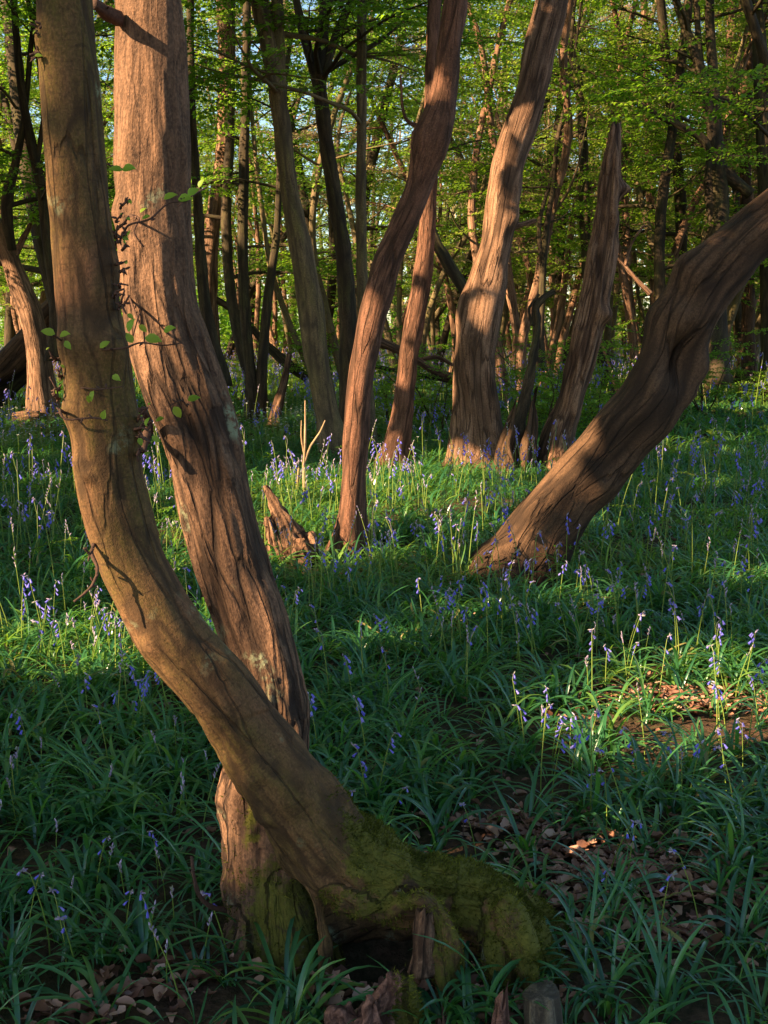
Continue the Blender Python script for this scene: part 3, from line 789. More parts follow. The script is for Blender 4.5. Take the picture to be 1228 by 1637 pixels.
stem_tree('hornbeam_tree', 'slim reddish trunk with a knobby elbow, leaning over from among sunlit bluebells', 'tree',
          [(557, 890, 50), (561, 850, 46), (563, 814, 41), (569, 700, 41), (578, 600, 43), (597, 500, 47), (627, 400, 46), (652, 345, 44), (668, 300, 42), (684, 245, 52), (694, 205, 56), (709, 153, 46), (717, 77, 41), (729, 0, 38)],
          6.0, 'bark_red', extend=8, seed=2.0, ridge=.004, rfreq=22, bumps=[(at(668, 215, 5.95), .05, .035), (at(702, 238, 5.95), .04, .03), (at(663, 240, 5.9), .03, .03), (at(722, 118, 5.9), .03, .012), (at(720, 180, 5.9), .05, .02)],
          branches=[[(690, 245, 14), (712, 250, 10)], [(672, 205, 10), (648, 188, 6), (640, 120, 4)]], cz=4.6, nl=6)
stem_tree('hornbeam_tree', 'slim straight pinkish trunk partly hidden behind the knobby elbowed trunk', 'tree',
          [(630, 740, 40), (635, 706, 36), (646, 640, 31), (656, 553, 31), (674, 451, 33), (682, 380, 28), (688, 256, 24), (692, 100, 23), (695, 0, 22)], 10.0, 'bark_red', extend=10, seed=3.0, ridge=.004, cz=6.0, nl=6)
stem_tree('chestnut_tree', 'stout pale pink trunk with stripped smooth wood and a flared crumbling base', 'tree',
          [(770, 765, 92), (770, 735, 84), (766, 700, 70), (762, 650, 64), (758, 604, 62), (760, 553, 62), (768, 502, 67), (780, 440, 58), (790, 400, 52), (798, 358, 53), (815, 256, 52), (848, 153, 54), (866, 77, 54), (884, 0, 52)],
          10.0, 'bark_pale', extend=11, ns=56, nr=200, lump=.18, ridge=.009, rfreq=9, rel=.10, seed=4.0, bumps=[(at(752, 545, 9.8), .10, .07), (at(745, 600, 9.8), .08, .04), (at(822, 350, 9.9), .06, .04), (at(735, 720, 9.7), .12, .06)],
          branches=[[(818, 362, 14), (838, 358, 9), (858, 352, 8)]], cz=6.5, nl=7)
stem_tree('broken_snag', 'tall reddish dead snag with a jagged pointed top and shaggy splitting wood', 'dead trunk',
          [(886, 748, 62), (890, 725, 54), (897, 690, 48), (907, 655, 45), (922, 600, 45), (935, 553, 50), (950, 490, 45), (962, 420, 42), (969, 370, 40), (975, 307, 38), (979, 262, 31), (983, 226, 22), (986, 198, 17)],
          9.8, 'dead_wood', extend=None, ns=64, nr=220, lump=.22, ridge=.028, rfreq=12, rel=.07, seed=5.0, ragged=.05, bumps=[(at(992, 302, 9.8), .04, .09), (at(966, 502, 9.7), .05, .08), (at(950, 400, 9.7), .07, .03), (at(990, 350, 9.7), .06, .04)])
stem_tree('hornbeam_tree', 'heavy dark trunk leaning steeply out of the ferny bank with a dark bulging hollow', 'leaning tree',
          [(812, 930, 116), (835, 893, 102), (874, 836, 93), (928, 768, 92), (988, 700, 96), (1036, 645, 98), (1066, 585, 98), (1086, 525, 98), (1120, 464, 92), (1174, 404, 86), (1240, 345, 88), (1300, 285, 86), (1370, 200, 80)],
          5.5, 'bark_brown', extend=8, ns=90, nr=240, lump=.18, ridge=.008, rfreq=9, rel=.16, seed=6.0, bumps=[(at(1112, 585, 5.45), .06, .05), (at(1100, 630, 5.45), .04, .03), (at(960, 770, 5.4), .05, .03), (at(1140, 390, 5.4), .04, .03), (at(900, 790, 5.35), .03, .015), (at(1040, 500, 5.5), .05, .03), (at(1095, 420, 5.45), .06, .05), (at(1092, 572, 5.32), .075, -.17), (at(1100, 470, 5.35), .04, -.05), (at(1020, 720, 5.3), .07, -.03), (at(900, 860, 5.3), .05, -.03)], cz=5.0, nl=6)
stem_tree('hornbeam_tree', 'slim leaning trunk with a pink lit foot beside the crossed fallen logs', 'tree',
          [(74, 672, 42), (70, 640, 38), (60, 551, 36), (50, 501, 36), (30, 450, 33), (8, 395, 30), (-30, 320, 28), (-60, 250, 26)], 14.5, 'bark_pale', extend=11, seed=7.0, cz=4.0, nl=7,
          branches=[[(20, 420, 12), (40, 375, 9), (62, 340, 6)]])
stem_tree('hornbeam_tree', 'tall olive trunk with one sunlit side rising behind the knobby elbowed trunk', 'tree',
          [(534, 745, 46), (530, 703, 40), (511, 602, 38), (498, 501, 41), (482, 400, 37), (463, 303, 31), (444, 151, 30), (426, 50, 32), (415, 0, 30)], 10.8, 'bark_far', extend=11, seed=8.0, ridge=.005, cz=3.2, nl=12,
          forks=[[(494, 480, 26), (478, 360, 24), (452, 240, 22), (447, 120, 22), (443, 0, 20)]], dens=.3)
stem_tree('hornbeam_tree', 'dark forked trunk with arms spreading into a wide fork above', 'tree',
          [(556, 720, 34), (560, 640, 32), (558, 550, 31), (549, 404, 27), (533, 303, 24), (518, 202, 24), (511, 120, 22), (518, 40, 19), (520, 0, 18)], 12.0, 'bark_dark', extend=11, seed=9.0, cz=3.0, nl=12,
          forks=[[(514, 160, 18), (498, 100, 16), (484, 50, 15), (472, -10, 13)], [(513, 130, 18), (536, 60, 15), (562, 0, 13), (580, -60, 10)]], dens=.3,
          branches=[[(520, 115, 10), (552, 96, 9), (600, 70, 7), (640, 40, 4)]])
stem_tree('hornbeam_tree', 'thin upright yellowish trunk between the forked dark trunk and the elbowed trunk', 'tree',
          [(594, 760, 24), (592, 700, 22), (586, 600, 21), (580, 470, 20), (577, 340, 18), (578, 200, 18), (580, 0, 17)], 11.4, 'bark_far', extend=11, seed=10.0, cz=2.9, nl=12)
stem_tree('hornbeam_tree', 'dark slim double stem in the shade past the fissured trunk', 'tree',
          [(404, 676, 24), (400, 600, 18), (392, 500, 18), (388, 400, 18), (389, 300, 17), (393, 150, 15), (396, 0, 14)], 15.0, 'bark_dark', extend=12, seed=11.0, cz=2.6, nl=12, dens=.3,
          forks=[[(418, 678, 24), (418, 600, 18), (424, 520, 17), (432, 450, 15), (442, 380, 13), (446, 300, 11)]])
stem_tree('hornbeam_tree', 'sun-dappled tan trunk rising just past the edge of the fissured trunk', 'tree',
          [(338, 610, 30), (336, 540, 30), (334, 440, 28), (340, 360, 26), (352, 280, 24), (360, 200, 25), (362, 100, 26), (356, 0, 24)], 17.5, 'bark_pale', extend=13, seed=12.0, cz=3.0, nl=11, dens=.3)
stem_tree('hornbeam_tree', 'blackish thin trunk pressed against the edge of the fissured trunk', 'tree',
          [(352, 600, 20), (330, 500, 20), (322, 420, 18), (316, 320, 16), (308, 200, 14), (304, 60, 13)], 13.0, 'bark_dark', extend=10, seed=13.0, cz=3.0, nl=9)
stem_tree('hornbeam_tree', 'dark thin tree rising between the stout pale trunk and the broken snag', 'tree',
          [(893, 575, 20), (894, 500, 18), (896, 400, 17), (898, 320, 16), (892, 230, 14), (898, 120, 12), (895, 0, 11)], 22.0, 'bark_dark', extend=14, ns=16, nr=60, seed=14.0, cz=3.2, nl=16, Lr=(1.4, 3.0), dens=.34,
          branches=[[(896, 310, 9), (872, 272, 6), (840, 250, 4)]])
stem_tree('hornbeam_tree', 'pale sunlit thin trunk catching yellow light just past the broken snag', 'tree',
          [(1050, 560, 18), (1048, 480, 17), (1046, 420, 17), (1042, 330, 16), (1037, 250, 15), (1034, 150, 13), (1030, 0, 11)], 24.0, 'bark_pale', extend=14, ns=16, nr=60, seed=15.0, cz=4.0, nl=14, Lr=(1.4, 2.8), leafm='leaf_far', dens=.34)
stem_tree('hornbeam_tree', 'dark greenish tree forking into a fan of arms above the heavy leaning trunk', 'tree',
          [(1140, 600, 40), (1142, 500, 36), (1140, 400, 34), (1150, 340, 32), (1146, 250, 24), (1142, 150, 18), (1134, 0, 15)], 17.0, 'bark_dark', extend=13, ns=24, nr=80, seed=16.0, cz=3.4, nl=9, Lr=(1.4, 3.0), dens=.32,
          forks=[[(1146, 250, 20), (1122, 120, 18), (1098, 50, 15), (1074, -20, 12)], [(1144, 380, 20), (1134, 300, 17), (1138, 200, 14), (1120, 100, 12)]],
          branches=[[(1200, 310, 20), (1160, 275, 18), (1122, 222, 14), (1080, 198, 12), (1035, 174, 10), (970, 135, 7), (902, 92, 4)]])
stem_tree('hornbeam_tree', 'flaky pink trunk in full sun behind the fan-forked tree', 'tree',
          [(1150, 600, 22), (1153, 450, 20), (1156, 300, 19), (1160, 200, 17), (1168, 100, 18), (1170, 0, 15)], 21.0, 'bark_pale', extend=14, ns=20, nr=80, lump=.25, seed=17.0, cz=4.4, nl=10, leafm='leaf_far')
stem_tree('hornbeam_tree', 'straight brown trunk standing above the crook of the heavy leaning trunk', 'tree',
          [(1196, 600, 22), (1196, 450, 20), (1192, 300, 19), (1193, 180, 18), (1198, 80, 16), (1200, 0, 15)], 19.0, 'bark_brown', extend=13, ns=20, nr=80, seed=18.0, cz=3.6, nl=10, dens=.32)
stem_tree('hornbeam_tree', 'dark trunk cut by the picture edge above the heavy leaning trunk', 'tree',
          [(1232, 620, 26), (1228, 450, 25), (1224, 300, 24), (1218, 180, 24), (1214, 60, 22), (1208, 0, 20)], 17.5, 'bark_dark', extend=13, ns=20, nr=80, seed=19.0, cz=3.2, nl=10, dens=.32)
stem_tree('hornbeam_tree', 'dark crooked tree with many arms beside the outer edge of the olive bowed trunk', 'tree',
          [(92, 560, 20), (88, 480, 18), (74, 380, 16), (66, 300, 18), (44, 200, 16), (30, 100, 14), (22, 0, 12)], 12.5, 'bark_dark', extend=10, ns=18, nr=70, seed=20.0, cz=2.4, nl=11, dens=.28,
          forks=[[(66, 320, 11), (60, 260, 10), (70, 180, 9), (56, 60, 8)], [(20, 400, 14), (10, 330, 20), (28, 250, 14), (40, 180, 10)]])
stem_tree('hornbeam_tree', 'thin grey-green trunk curving behind the stout pale trunk with a bent dark neighbour', 'tree',
          [(745, 590, 26), (738, 540, 24), (744, 470, 20), (722, 430, 20), (696, 385, 18), (680, 330, 15), (672, 260, 12), (690, 120, 10)], 14.5, 'bark_dark', extend=11, ns=18, nr=70, seed=21.0, cz=3.2, nl=9)
stem_tree('hornbeam_tree', 'thin dark pair of wavy stems in the shade behind the stout pale trunk', 'tree',
          [(862, 580, 14), (866, 480, 12), (872, 380, 11), (884, 300, 9), (892, 220, 8)], 16.5, 'bark_dark', extend=9, ns=12, nr=60, seed=22.0, cz=2.2, nl=10, forks=[[(868, 430, 9), (862, 360, 8), (880, 290, 7)]])
stem_tree('dead_sapling', 'dark dead stem with a crooked hooked top between the pale trunk and the snag', 'dead stem',
          [(824, 735, 26), (828, 690, 24), (838, 640, 20), (848, 600, 18), (853, 560, 17), (860, 520, 15), (857, 492, 18), (870, 476, 15), (884, 468, 13)], 9.7, 'bark_dark', extend=None, ns=24, nr=90, lump=.5, ridge=.016, rfreq=20, seed=23.0, ragged=.03,
          branches=[[(852, 520, 8), (846, 495, 6), (862, 470, 5)]])
for k, (rw, lab) in enumerate([([(812, 748, 30), (808, 715, 24), (816, 680, 14), (820, 655, 5)], 'short splintered rotten spike hugging the base of the stout pale trunk'),
                               ([(842, 750, 28), (846, 715, 26), (850, 680, 20), (854, 640, 12), (856, 628, 5)], 'taller splintered red rotten spike below the hooked dead stem')]):
    stem_tree('rotten_spike', lab, 'dead wood', rw, 9.6, 'bark_brown', extend=None, ns=30, nr=50, lump=.35, ridge=.03, rfreq=14, rel=.08, seed=24.0 + k, ragged=.09)

# ------------------------------------------------------------------ stump, logs and dead wood
def rough_log(name, label, cat, rows, Y, mat, seed, sink=0, ridge=.01, ns=32, nr=60, ragged=.04, rfreq=18, group=None, extra=()):
    P = path(rows, Y, sink=sink)
    rootx = thing(name, label, cat, [P[0, 0], P[0, 1], P[0, 2]], group)
    v, f, t, b = tube(P, ns, nr, seed=seed, lump=.25, ridge=ridge, rfreq=rfreq, rel=.08, ragged=ragged)
    g = Geo(); g.add(v, f, 0, t, b); g.build('trunk' if cat != 'branch' else 'wood', [M[mat]], rootx)
    for k, e in enumerate(extra):
        Q = path(e[1], Y, sink=e[2] if len(e) > 2 else 0)
        v, f, t, b = tube(Q, ns, nr // 2, seed=seed + 3 + k, lump=.3, ridge=ridge, rfreq=rfreq, rel=.08, ragged=ragged)
        g = Geo(); g.add(v, f, 0, t, b); g.build(e[0], [M[mat]], rootx)
    return rootx
Ys = gnd(470, 900)[1]
tst = thing('tree_stump', 'shattered reddish stump with one long pale slanting spike', 'stump', gnd(474, 903))
tubess = [rt([(484, 930, 74, Ys), (476, 890, 64, Ys), (463, 855, 48, Ys), (448, 822, 33, Ys), (434, 794, 22, Ys), (424, 772, 13, Ys)]),
          rt([(503, 930, 44, Ys), (502, 890, 38, Ys), (499, 868, 30, Ys), (494, 846, 14, Ys)]), rt([(450, 930, 40, Ys - .05), (443, 880, 34, Ys - .05), (434, 845, 24, Ys - .05), (427, 822, 14, Ys - .05)]),
          rt([(485, 930, 44, Ys - .08), (482, 895, 38, Ys - .08), (478, 872, 24, Ys - .08)])]
blended('trunk', tubess, 0.009, [M['dead_wood']], 0.026, 18, .12, [], lambda V, Nn, idx: V[:, 2] * 0, 21.0, tst, smooth_it=1)
for k, (rw, Yl, lab) in enumerate([([(-60, 640, 46), (0, 590, 46), (50, 535, 42), (90, 490, 38), (140, 450, 34)], 16.5, 'thick brown fallen log propped up behind the pink-footed trunk, upper of two'),
                                   ([(-60, 670, 40), (0, 625, 40), (50, 575, 36), (100, 545, 34), (150, 520, 30)], 16.9, 'dark fallen log under the brown propped log')]):
    rough_log('fallen_log', lab, 'log', rw, Yl, 'bark_brown' if k == 0 else 'bark_dark', 2.1 + k, ridge=.01, nr=60)
rough_log('fallen_log', 'short pink log lying at the foot of the pink-footed leaning trunk', 'log', [(22, 668, 17), (45, 666, 18), (62, 664, 16)], 14.2, 'dead_wood', 2.9, ragged=.03)
rough_log('fallen_branch', 'tan fallen branch sloping down to the stout pale trunk', 'branch', [(590, 540, 18), (630, 556, 15), (672, 579, 14), (700, 597, 15), (732, 606, 17)], 12.8, 'dead_wood', 3.3, extra=[('branchlet', [(672, 575, 8), (700, 572, 7), (735, 590, 6)])])
rough_log('fallen_branch', 'long dark fallen branch crossing the shade past the fissured trunk', 'branch', [(345, 478, 11), (380, 500, 12), (420, 545, 13), (460, 585, 13), (490, 605, 13)], 17.5, 'bark_dark', 3.6, extra=[('branchlet', [(420, 545, 9), (440, 560, 9), (486, 596, 8)])])
rough_log('fallen_branch', 'thin dark fallen branch lying under the tan sloping branch', 'branch', [(590, 583, 7), (650, 596, 8), (725, 610, 9)], 13.2, 'bark_dark', 3.9)
rough_log('dead_limb', 'bare pale bent limb hanging in the sunny gap past the snag', 'branch', [(1040, 470, 9), (1016, 446, 8), (994, 420, 6), (970, 398, 4)], 15.0, 'bark_pale', 4.1, ragged=.02, extra=[('branchlet', [(1000, 425, 7), (1010, 390, 6), (1030, 360, 5)])])
rough_log('broken_sapling', 'short broken reddish stem leaning in the shade past the fissured trunk', 'dead stem', [(440, 668, 20), (446, 640, 18), (456, 600, 13), (463, 566, 9)], 14.8, 'dead_wood', 4.4, sink=.1)
Yr = gnd(600, 1655)[1]
rst = thing('rotten_stump', 'crumbling pinkish rotten stump with moss in front of the arched root', 'stump', gnd(600, 1655))
tubesr = [rt([(600, 1720, 130, Yr - .02), (608, 1650, 112, Yr - .02), (618, 1600, 70, Yr - .02), (624, 1566, 40, Yr - .02), (622, 1552, 22, Yr - .02)]),
          rt([(560, 1700, 70, Yr - .05), (554, 1645, 56, Yr - .05), (546, 1606, 30, Yr - .05)]), rt([(596, 1680, 70, Yr - .07), (590, 1630, 50, Yr - .07), (600, 1590, 30, Yr - .06)]),
          rt([(640, 1700, 80, Yr - .02), (646, 1640, 54, Yr - .02), (640, 1585, 26, Yr - .02), (634, 1558, 14, Yr - .02)])]
_, Vr, Nr, mor = blended('trunk', tubesr, 0.0045, [M['rotten']], 0.011, 48, .35, [], lambda V, Nn, idx: smooth01(622, 655, project(V)[0]) * .75, 12.0, rst, smooth_it=1)
fur(Vr, Nr, mor, 7000, rst)
Yp = gnd(866, 1690)[1]
rough_log('cut_post', 'grey weathered cut post sunk in the ground beside the mossy root', 'post', [(868, 1720, 76), (868, 1660, 72), (866, 1615, 68), (864, 1588, 62)], Yp, 'grey_wood', 5.6, sink=.04, ridge=.004, rfreq=50, ragged=.008, ns=50)
rough_log('bark_flake', 'upright pinkish flake of torn bark next to the grey post', 'bark', [(800, 1665, 40), (800, 1630, 36), (804, 1600, 26), (808, 1585, 16)], Yp - .02, 'rotten', 5.9, sink=.02, ridge=.008, rfreq=60, ragged=.03)
rough_log('bark_flake', 'low pinkish flake of torn bark between the rotten stump and the taller flake', 'bark', [(712, 1665, 36), (708, 1640, 32), (706, 1622, 20)], Yr - .02, 'rotten', 6.2, sink=.02, ridge=.006, rfreq=60, ragged=.025)
# dry sapling in the sunlit patch
Yt = gnd(488, 800)[1]
rs = thing('dry_sapling', 'bare straw-coloured dry stems standing in the brightest patch of grass', 'dead plant', gnd(488, 800))
for rw in ([(488, 805, 7), (486, 750, 5), (488, 700, 4), (488, 640, 2)], [(487, 740, 4), (496, 715, 3.5), (512, 690, 3), (520, 672, 2)], [(475, 795, 6), (476, 770, 5), (478, 748, 3)], [(487, 730, 3), (482, 700, 2.5), (482, 672, 1.5)]):
    v, f, t, b = tube(path(rw, Yt, sink=0), 6, 24, lump=.2); g = Geo(); g.add(v, f, 0, t, b); g.build('stem', [M['dry_stem']], rs)
# small dead stick by the root
stk = rough_log('dead_stick', 'thin upright brown stick poking from the leaves behind the mossy root', 'stick', [(742, 1385, 9), (740, 1340, 8), (741, 1300, 6)], gnd(742, 1385)[1], 'twig', 6.6, sink=.02, ragged=.005, ns=8, nr=14)
# ------------------------------------------------------------------ understorey and distant trees (templates and copies)
def template(k, h, z0, leafm, mat, nl=15, near=False):
    r = np.random.default_rng(500 + k)
    root = thing('slim_tree', 'x', 'tree', (0, 0, 0))
    n = 9; P = [np.array([0, 0, -.15])]; d = np.array([r.normal(0, .18), r.normal(0, .18), 1.0])
    for i in range(n):
        d = d + r.normal(0, .09, 3); d[2] = max(d[2], .7); d /= np.linalg.norm(d); P.append(P[-1] + d * (h + .15) / n)
    r0 = r.uniform(.075, .15)
    T = np.c_[np.array(P), r0 * (1 - .8 * np.linspace(0, 1, n + 1) ** 1.1)]; T[0, 3] *= 1.35
    g = Geo(); v, f, t, b = tube(T, 14, 60, seed=k, lump=.18, ridge=.006, rfreq=14); g.add(v, f, 0, t, b)
    stems = [spline(T, 30)]
    if k % 3 == 1:
        i = r.integers(2, 4); Q = limb_path(T[i, :3], (r.normal(), r.normal(), 2.2), h * .7, T[i, 3] * .75, r, flat=0.0)
        v, f, t, b = tube(Q, 10, 40, seed=k + 5, lump=.18); g.add(v, f, 0, t, b); stems.append(spline(Q, 20))
    g.build('trunk', [M[mat]], root)
    gl, gw = Geo(), Geo()
    for S in stems: crown(S, z0, nl if len(stems) == 1 else nl * 2 // 3, (1.4, 3.2), r, gl, gw, SPRAYS, dens=.25, sc=(.9, 1.5), elev=(-.05, .75), sub=2)
    gl.merge(gw, 1).build('crown', [M[leafm], M[mat]], root)
    return root
TPL = {}
def zone(px):
    if px < 190: return 'past the olive trunk'
    if px < 560: return 'past the fissured trunk'
    if px < 760: return 'between elbowed and pale trunks'
    if px < 960: return 'between pale trunk and snag'
    return 'past the snag'
rt_ = np.random.default_rng(77)
kinds = {'green': ['slim tree with fresh green leaves', 'leaf', 'bark_dark'], 'sun': ['slim sunlit tree with yellow-green leaves', 'leaf_far', 'bark_far'], 'bronze': ['sunlit tree with tan bronze young leaves', 'leaf_bronze', 'bark_pale']}
for nm, n, zz in (('green', 5, 1.3), ('sun', 5, 1.2), ('bronze', 3, 1.6)):
    TPL[nm] = [template(10 * len(nm) + k, 11 + 1.3 * k, zz + .25 * k, kinds[nm][1], kinds[nm][2]) for k in range(n)]
used = set(); placed = []
def put(nm, x, y, sc):
    k = rt_.integers(len(TPL[nm])); o = TPL[nm][k]
    px = project(np.array([x, y, 1.0]))[0][0]
    far = 'in the far distance, ' if y > 30 else ''
    lab = kinds[nm][0] + ', ' + far + zone(px); grp = nm.replace('sun', 'yellow-green').replace('green', 'green', 1) + ' trees ' + ('far off ' if far else '') + zone(px)
    if o.name not in used:
        used.add(o.name); o.location = (x, y, float(gz(x, y)[0])); o.rotation_euler = (0, 0, rt_.uniform(0, 6.28)); o.scale = (sc, sc, sc); o['label'] = lab; o['group'] = grp
    else: copy_tree(o, (x, y, float(gz(x, y)[0])), rt_.uniform(0, 6.28), sc, lab, grp)
def scatter(nm, n, y0, y1, x0=-.43, x1=.43, md=1.6, sc=(.85, 1.15)):
    k = 0; tries = 0
    while k < n and tries < 4000:
        tries += 1
        y = math.sqrt(rt_.uniform(y0 * y0, y1 * y1)); x = y * rt_.uniform(x0, x1)
        if any((x - a) ** 2 + (y - b) ** 2 < md * md for a, b in placed): continue
        placed.append((x, y)); put(nm, x, y, rt_.uniform(*sc)); k += 1
scatter('green', 26, 14, 27, md=1.3)
scatter('sun', 20, 22, 40, md=1.8)
scatter('bronze', 18, 22, 46, x0=.06, x1=.45, md=2.2)
scatter('green', 8, 26, 40, x0=-.43, x1=.1, md=2.0)
scatter('sun', 14, 36, 58, md=2.2, sc=(1.0, 1.35))

def pole(k):
    r = np.random.default_rng(1500 + k); root = thing('slim_tree', 'x', 'tree', (0, 0, 0))
    g = Geo(); gl, gw = Geo(), Geo(); h = r.uniform(8, 12)
    for s in range(1 + k % 3):
        d0 = np.array([r.normal(0, .32), r.normal(0, .32), 1.6]); P = limb_path((r.normal(0, .12), r.normal(0, .12), -.1), d0, h * r.uniform(.7, 1), r.uniform(.045, .085), r, n=11, flat=-.02, wob=.13)
        v, f, t, b = tube(P, 9, 50, seed=k + s, lump=.2); g.add(v, f, 0, t, b)
        crown(spline(P, 24), 1.6, 9, (.7, 1.9), r, gl, gw, SPRAYS, dens=.55, sc=(.7, 1.1), sub=1, elev=(-.2, 1.0))
    g.build('trunk', [M['bark_pale' if k % 2 else 'bark_far']], root); gl.merge(gw, 1).build('crown', [M['leaf_far' if k % 2 else 'leaf'], M['bark_far']], root)
    return root
TPL['pole'] = [pole(k) for k in range(6)]; kinds['pole'] = ['thin crooked sunlit tree with sparse leaves', 0, 0]
scatter('pole', 34, 17, 36, x0=-.1, x1=.42, md=.9); scatter('pole', 16, 17, 36, x0=-.42, x1=.0, md=.9)

# far woodland closing the view
r = np.random.default_rng(4); g = Geo()
for k in range(200):
    y = r.uniform(58, 95); x = y * r.uniform(-.55, .55); h = r.uniform(12, 18)
    P = np.array([[x, y, -.3, r.uniform(.1, .26)], [x + r.normal(0, .4), y, h * .5, .12], [x + r.normal(0, .9), y, h, .03]])
    v, f, t, b = tube(P, 6, 8, seed=k, lump=.1); g.add(v, f, 1, t, b)
    n = 230
    q = r.normal(0, 1, (n, 3)); q /= np.linalg.norm(q, axis=1)[:, None]; q *= r.uniform(.3, 1, (n, 1)) ** .6
    c0 = np.array([x, y, h * r.uniform(.45, .62)]) + q * np.array([2.6, 2.6, h * .46])
    cl = c0[r.integers(0, n, n)] * .7 + c0 * .3
    m = 2; base = np.repeat(cl, m, 0) + r.normal(0, .22, (n * m, 3)); d = r.normal(0, 1, (n * m, 3)) * np.array([1, 1, .4]); d /= np.linalg.norm(d, axis=1)[:, None]
    nr = r.normal(0, .5, (n * m, 3)) + np.array([0, 0, 1]); L = r.uniform(.18, .4, n * m)
    v, f = leaf_quads(base, d, nr, L, L * .6); br = (x / y > .04) and r.random() < .7
    g.add(v, f, 2 if br else 0, np.repeat(np.clip(r.normal(.55, .25, n * m), 0, 1), 4))
for k in range(520):
    y = r.uniform(34, 66); x = y * r.uniform(-.5, .5); n = 150; hh = r.uniform(1.5, 5.5)
    q = r.normal(0, 1, (n, 3)); q /= np.linalg.norm(q, axis=1)[:, None]; q *= r.uniform(.2, 1, (n, 1)) ** .5
    base = np.array([x, y, hh * .42]) + q * np.array([1.5, 1.5, hh * .55]); base[:, 2] = np.abs(base[:, 2])
    d = r.normal(0, 1, (n, 3)) * np.array([1, 1, .4]); d /= np.linalg.norm(d, axis=1)[:, None]; L = r.uniform(.12, .24, n)
    v, f = leaf_quads(base, d, r.normal(0, .5, (n, 3)) + np.array([0, 0, 1]), L, L * .6)
    g.add(v, f, 2 if (x / y > .12 and r.random() < .25) else 3, np.repeat(np.clip(r.normal(.3, .25, n), 0, 1), 4))
o = g.build('far_woodland', [M['leaf_far'], M['bark_far'], M['leaf_bronze'], M['leaf']]); tag(o, kind='stuff')

# low leafy saplings
def sapling(k):
    r = np.random.default_rng(700 + k); root = thing('leafy_sapling', 'x', 'sapling', (0, 0, 0))
    gl, gw = Geo(), Geo()
    for s in range(5):
        a = r.uniform(0, 6.28); Q = limb_path((0, 0, -.05), (math.cos(a) * .5, math.sin(a) * .5, 1), r.uniform(.7, 1.5), .012, r, flat=.02)
        v, f, t, b = tube(Q, 5, 16, cap=False); gw.add(v, f, 0, t, b)
        place_sprays([(Q[j, :3], np.array([r.normal(), r.normal(), .1]), r.uniform(.5, .8)) for j in range(2, len(Q)) for _ in range(2)], SPRAYS, gl, gw, r=r)
    gw.build('stem', [M['bark_dark']], root); gl.build('foliage', [M['leaf']], root)
    return root
SAP = [sapling(k) for k in range(4)]
sp = [(880, 610, 12.5, 'low leafy sapling at the crossing of the snag and the hooked dead stem'), (860, 560, 15, 'leafy sapling in the gap just above the crossing of the snag and the dead stem'), (960, 600, 13.5, 'low leafy sapling between the snag and the heavy leaning trunk'), (1130, 600, 15, 'low sapling just clear of the dark hollow of the leaning trunk'), (1210, 610, 17, 'leafy sapling near the picture edge above the bluebell bank'),
      (620, 590, 14.5, 'low leafy sapling under the tan fallen branch'), (700, 640, 13.0, 'low sapling below the tan fallen branch, beside the pale trunk'), (530, 620, 17.5, 'leafy sapling behind the forked dark trunk'), (460, 600, 20, 'leafy sapling behind the long dark fallen branch'), (20, 560, 19, 'leafy sapling behind the propped fallen logs'), (380, 600, 19, 'leafy sapling behind the dark double stem'), (1080, 590, 19, 'leafy sapling behind the heavy leaning trunk')]
for i, (px, py, Y, lab) in enumerate(sp):
    q = at(px, py, Y); z = float(gz(q[0], q[1])[0])
    if i < 4: SAP[i].location = (q[0], q[1], z); SAP[i]['label'] = lab; SAP[i]['group'] = 'low leafy saplings'
    else: copy_tree(SAP[i % 4], (q[0], q[1], z), i * 1.7, .8 + .1 * (i % 4), lab, 'low leafy saplings')

# ------------------------------------------------------------------ unseen trees added behind and beside the camera to shape the shade
rs_ = np.random.default_rng(31)
NR = 15000
yy = np.sqrt(rs_.uniform(1.2 ** 2, 18.0 ** 2, NR)); xx = yy * rs_.uniform(-.55, .5, NR) ; zz = np.where(rs_.random(NR) < .55, 0.1, rs_.uniform(0, 1, NR) * (1.2 + yy * .36))
zz = np.where(yy > 12.5, 0.1, zz); R = np.stack([xx, yy, zz], 1); tt = rs_.uniform(8.5, 14.5, NR)
pos = R + tt[:, None] * SUN
ok = ~in_frame(pos, 260); pos = pos[ok]
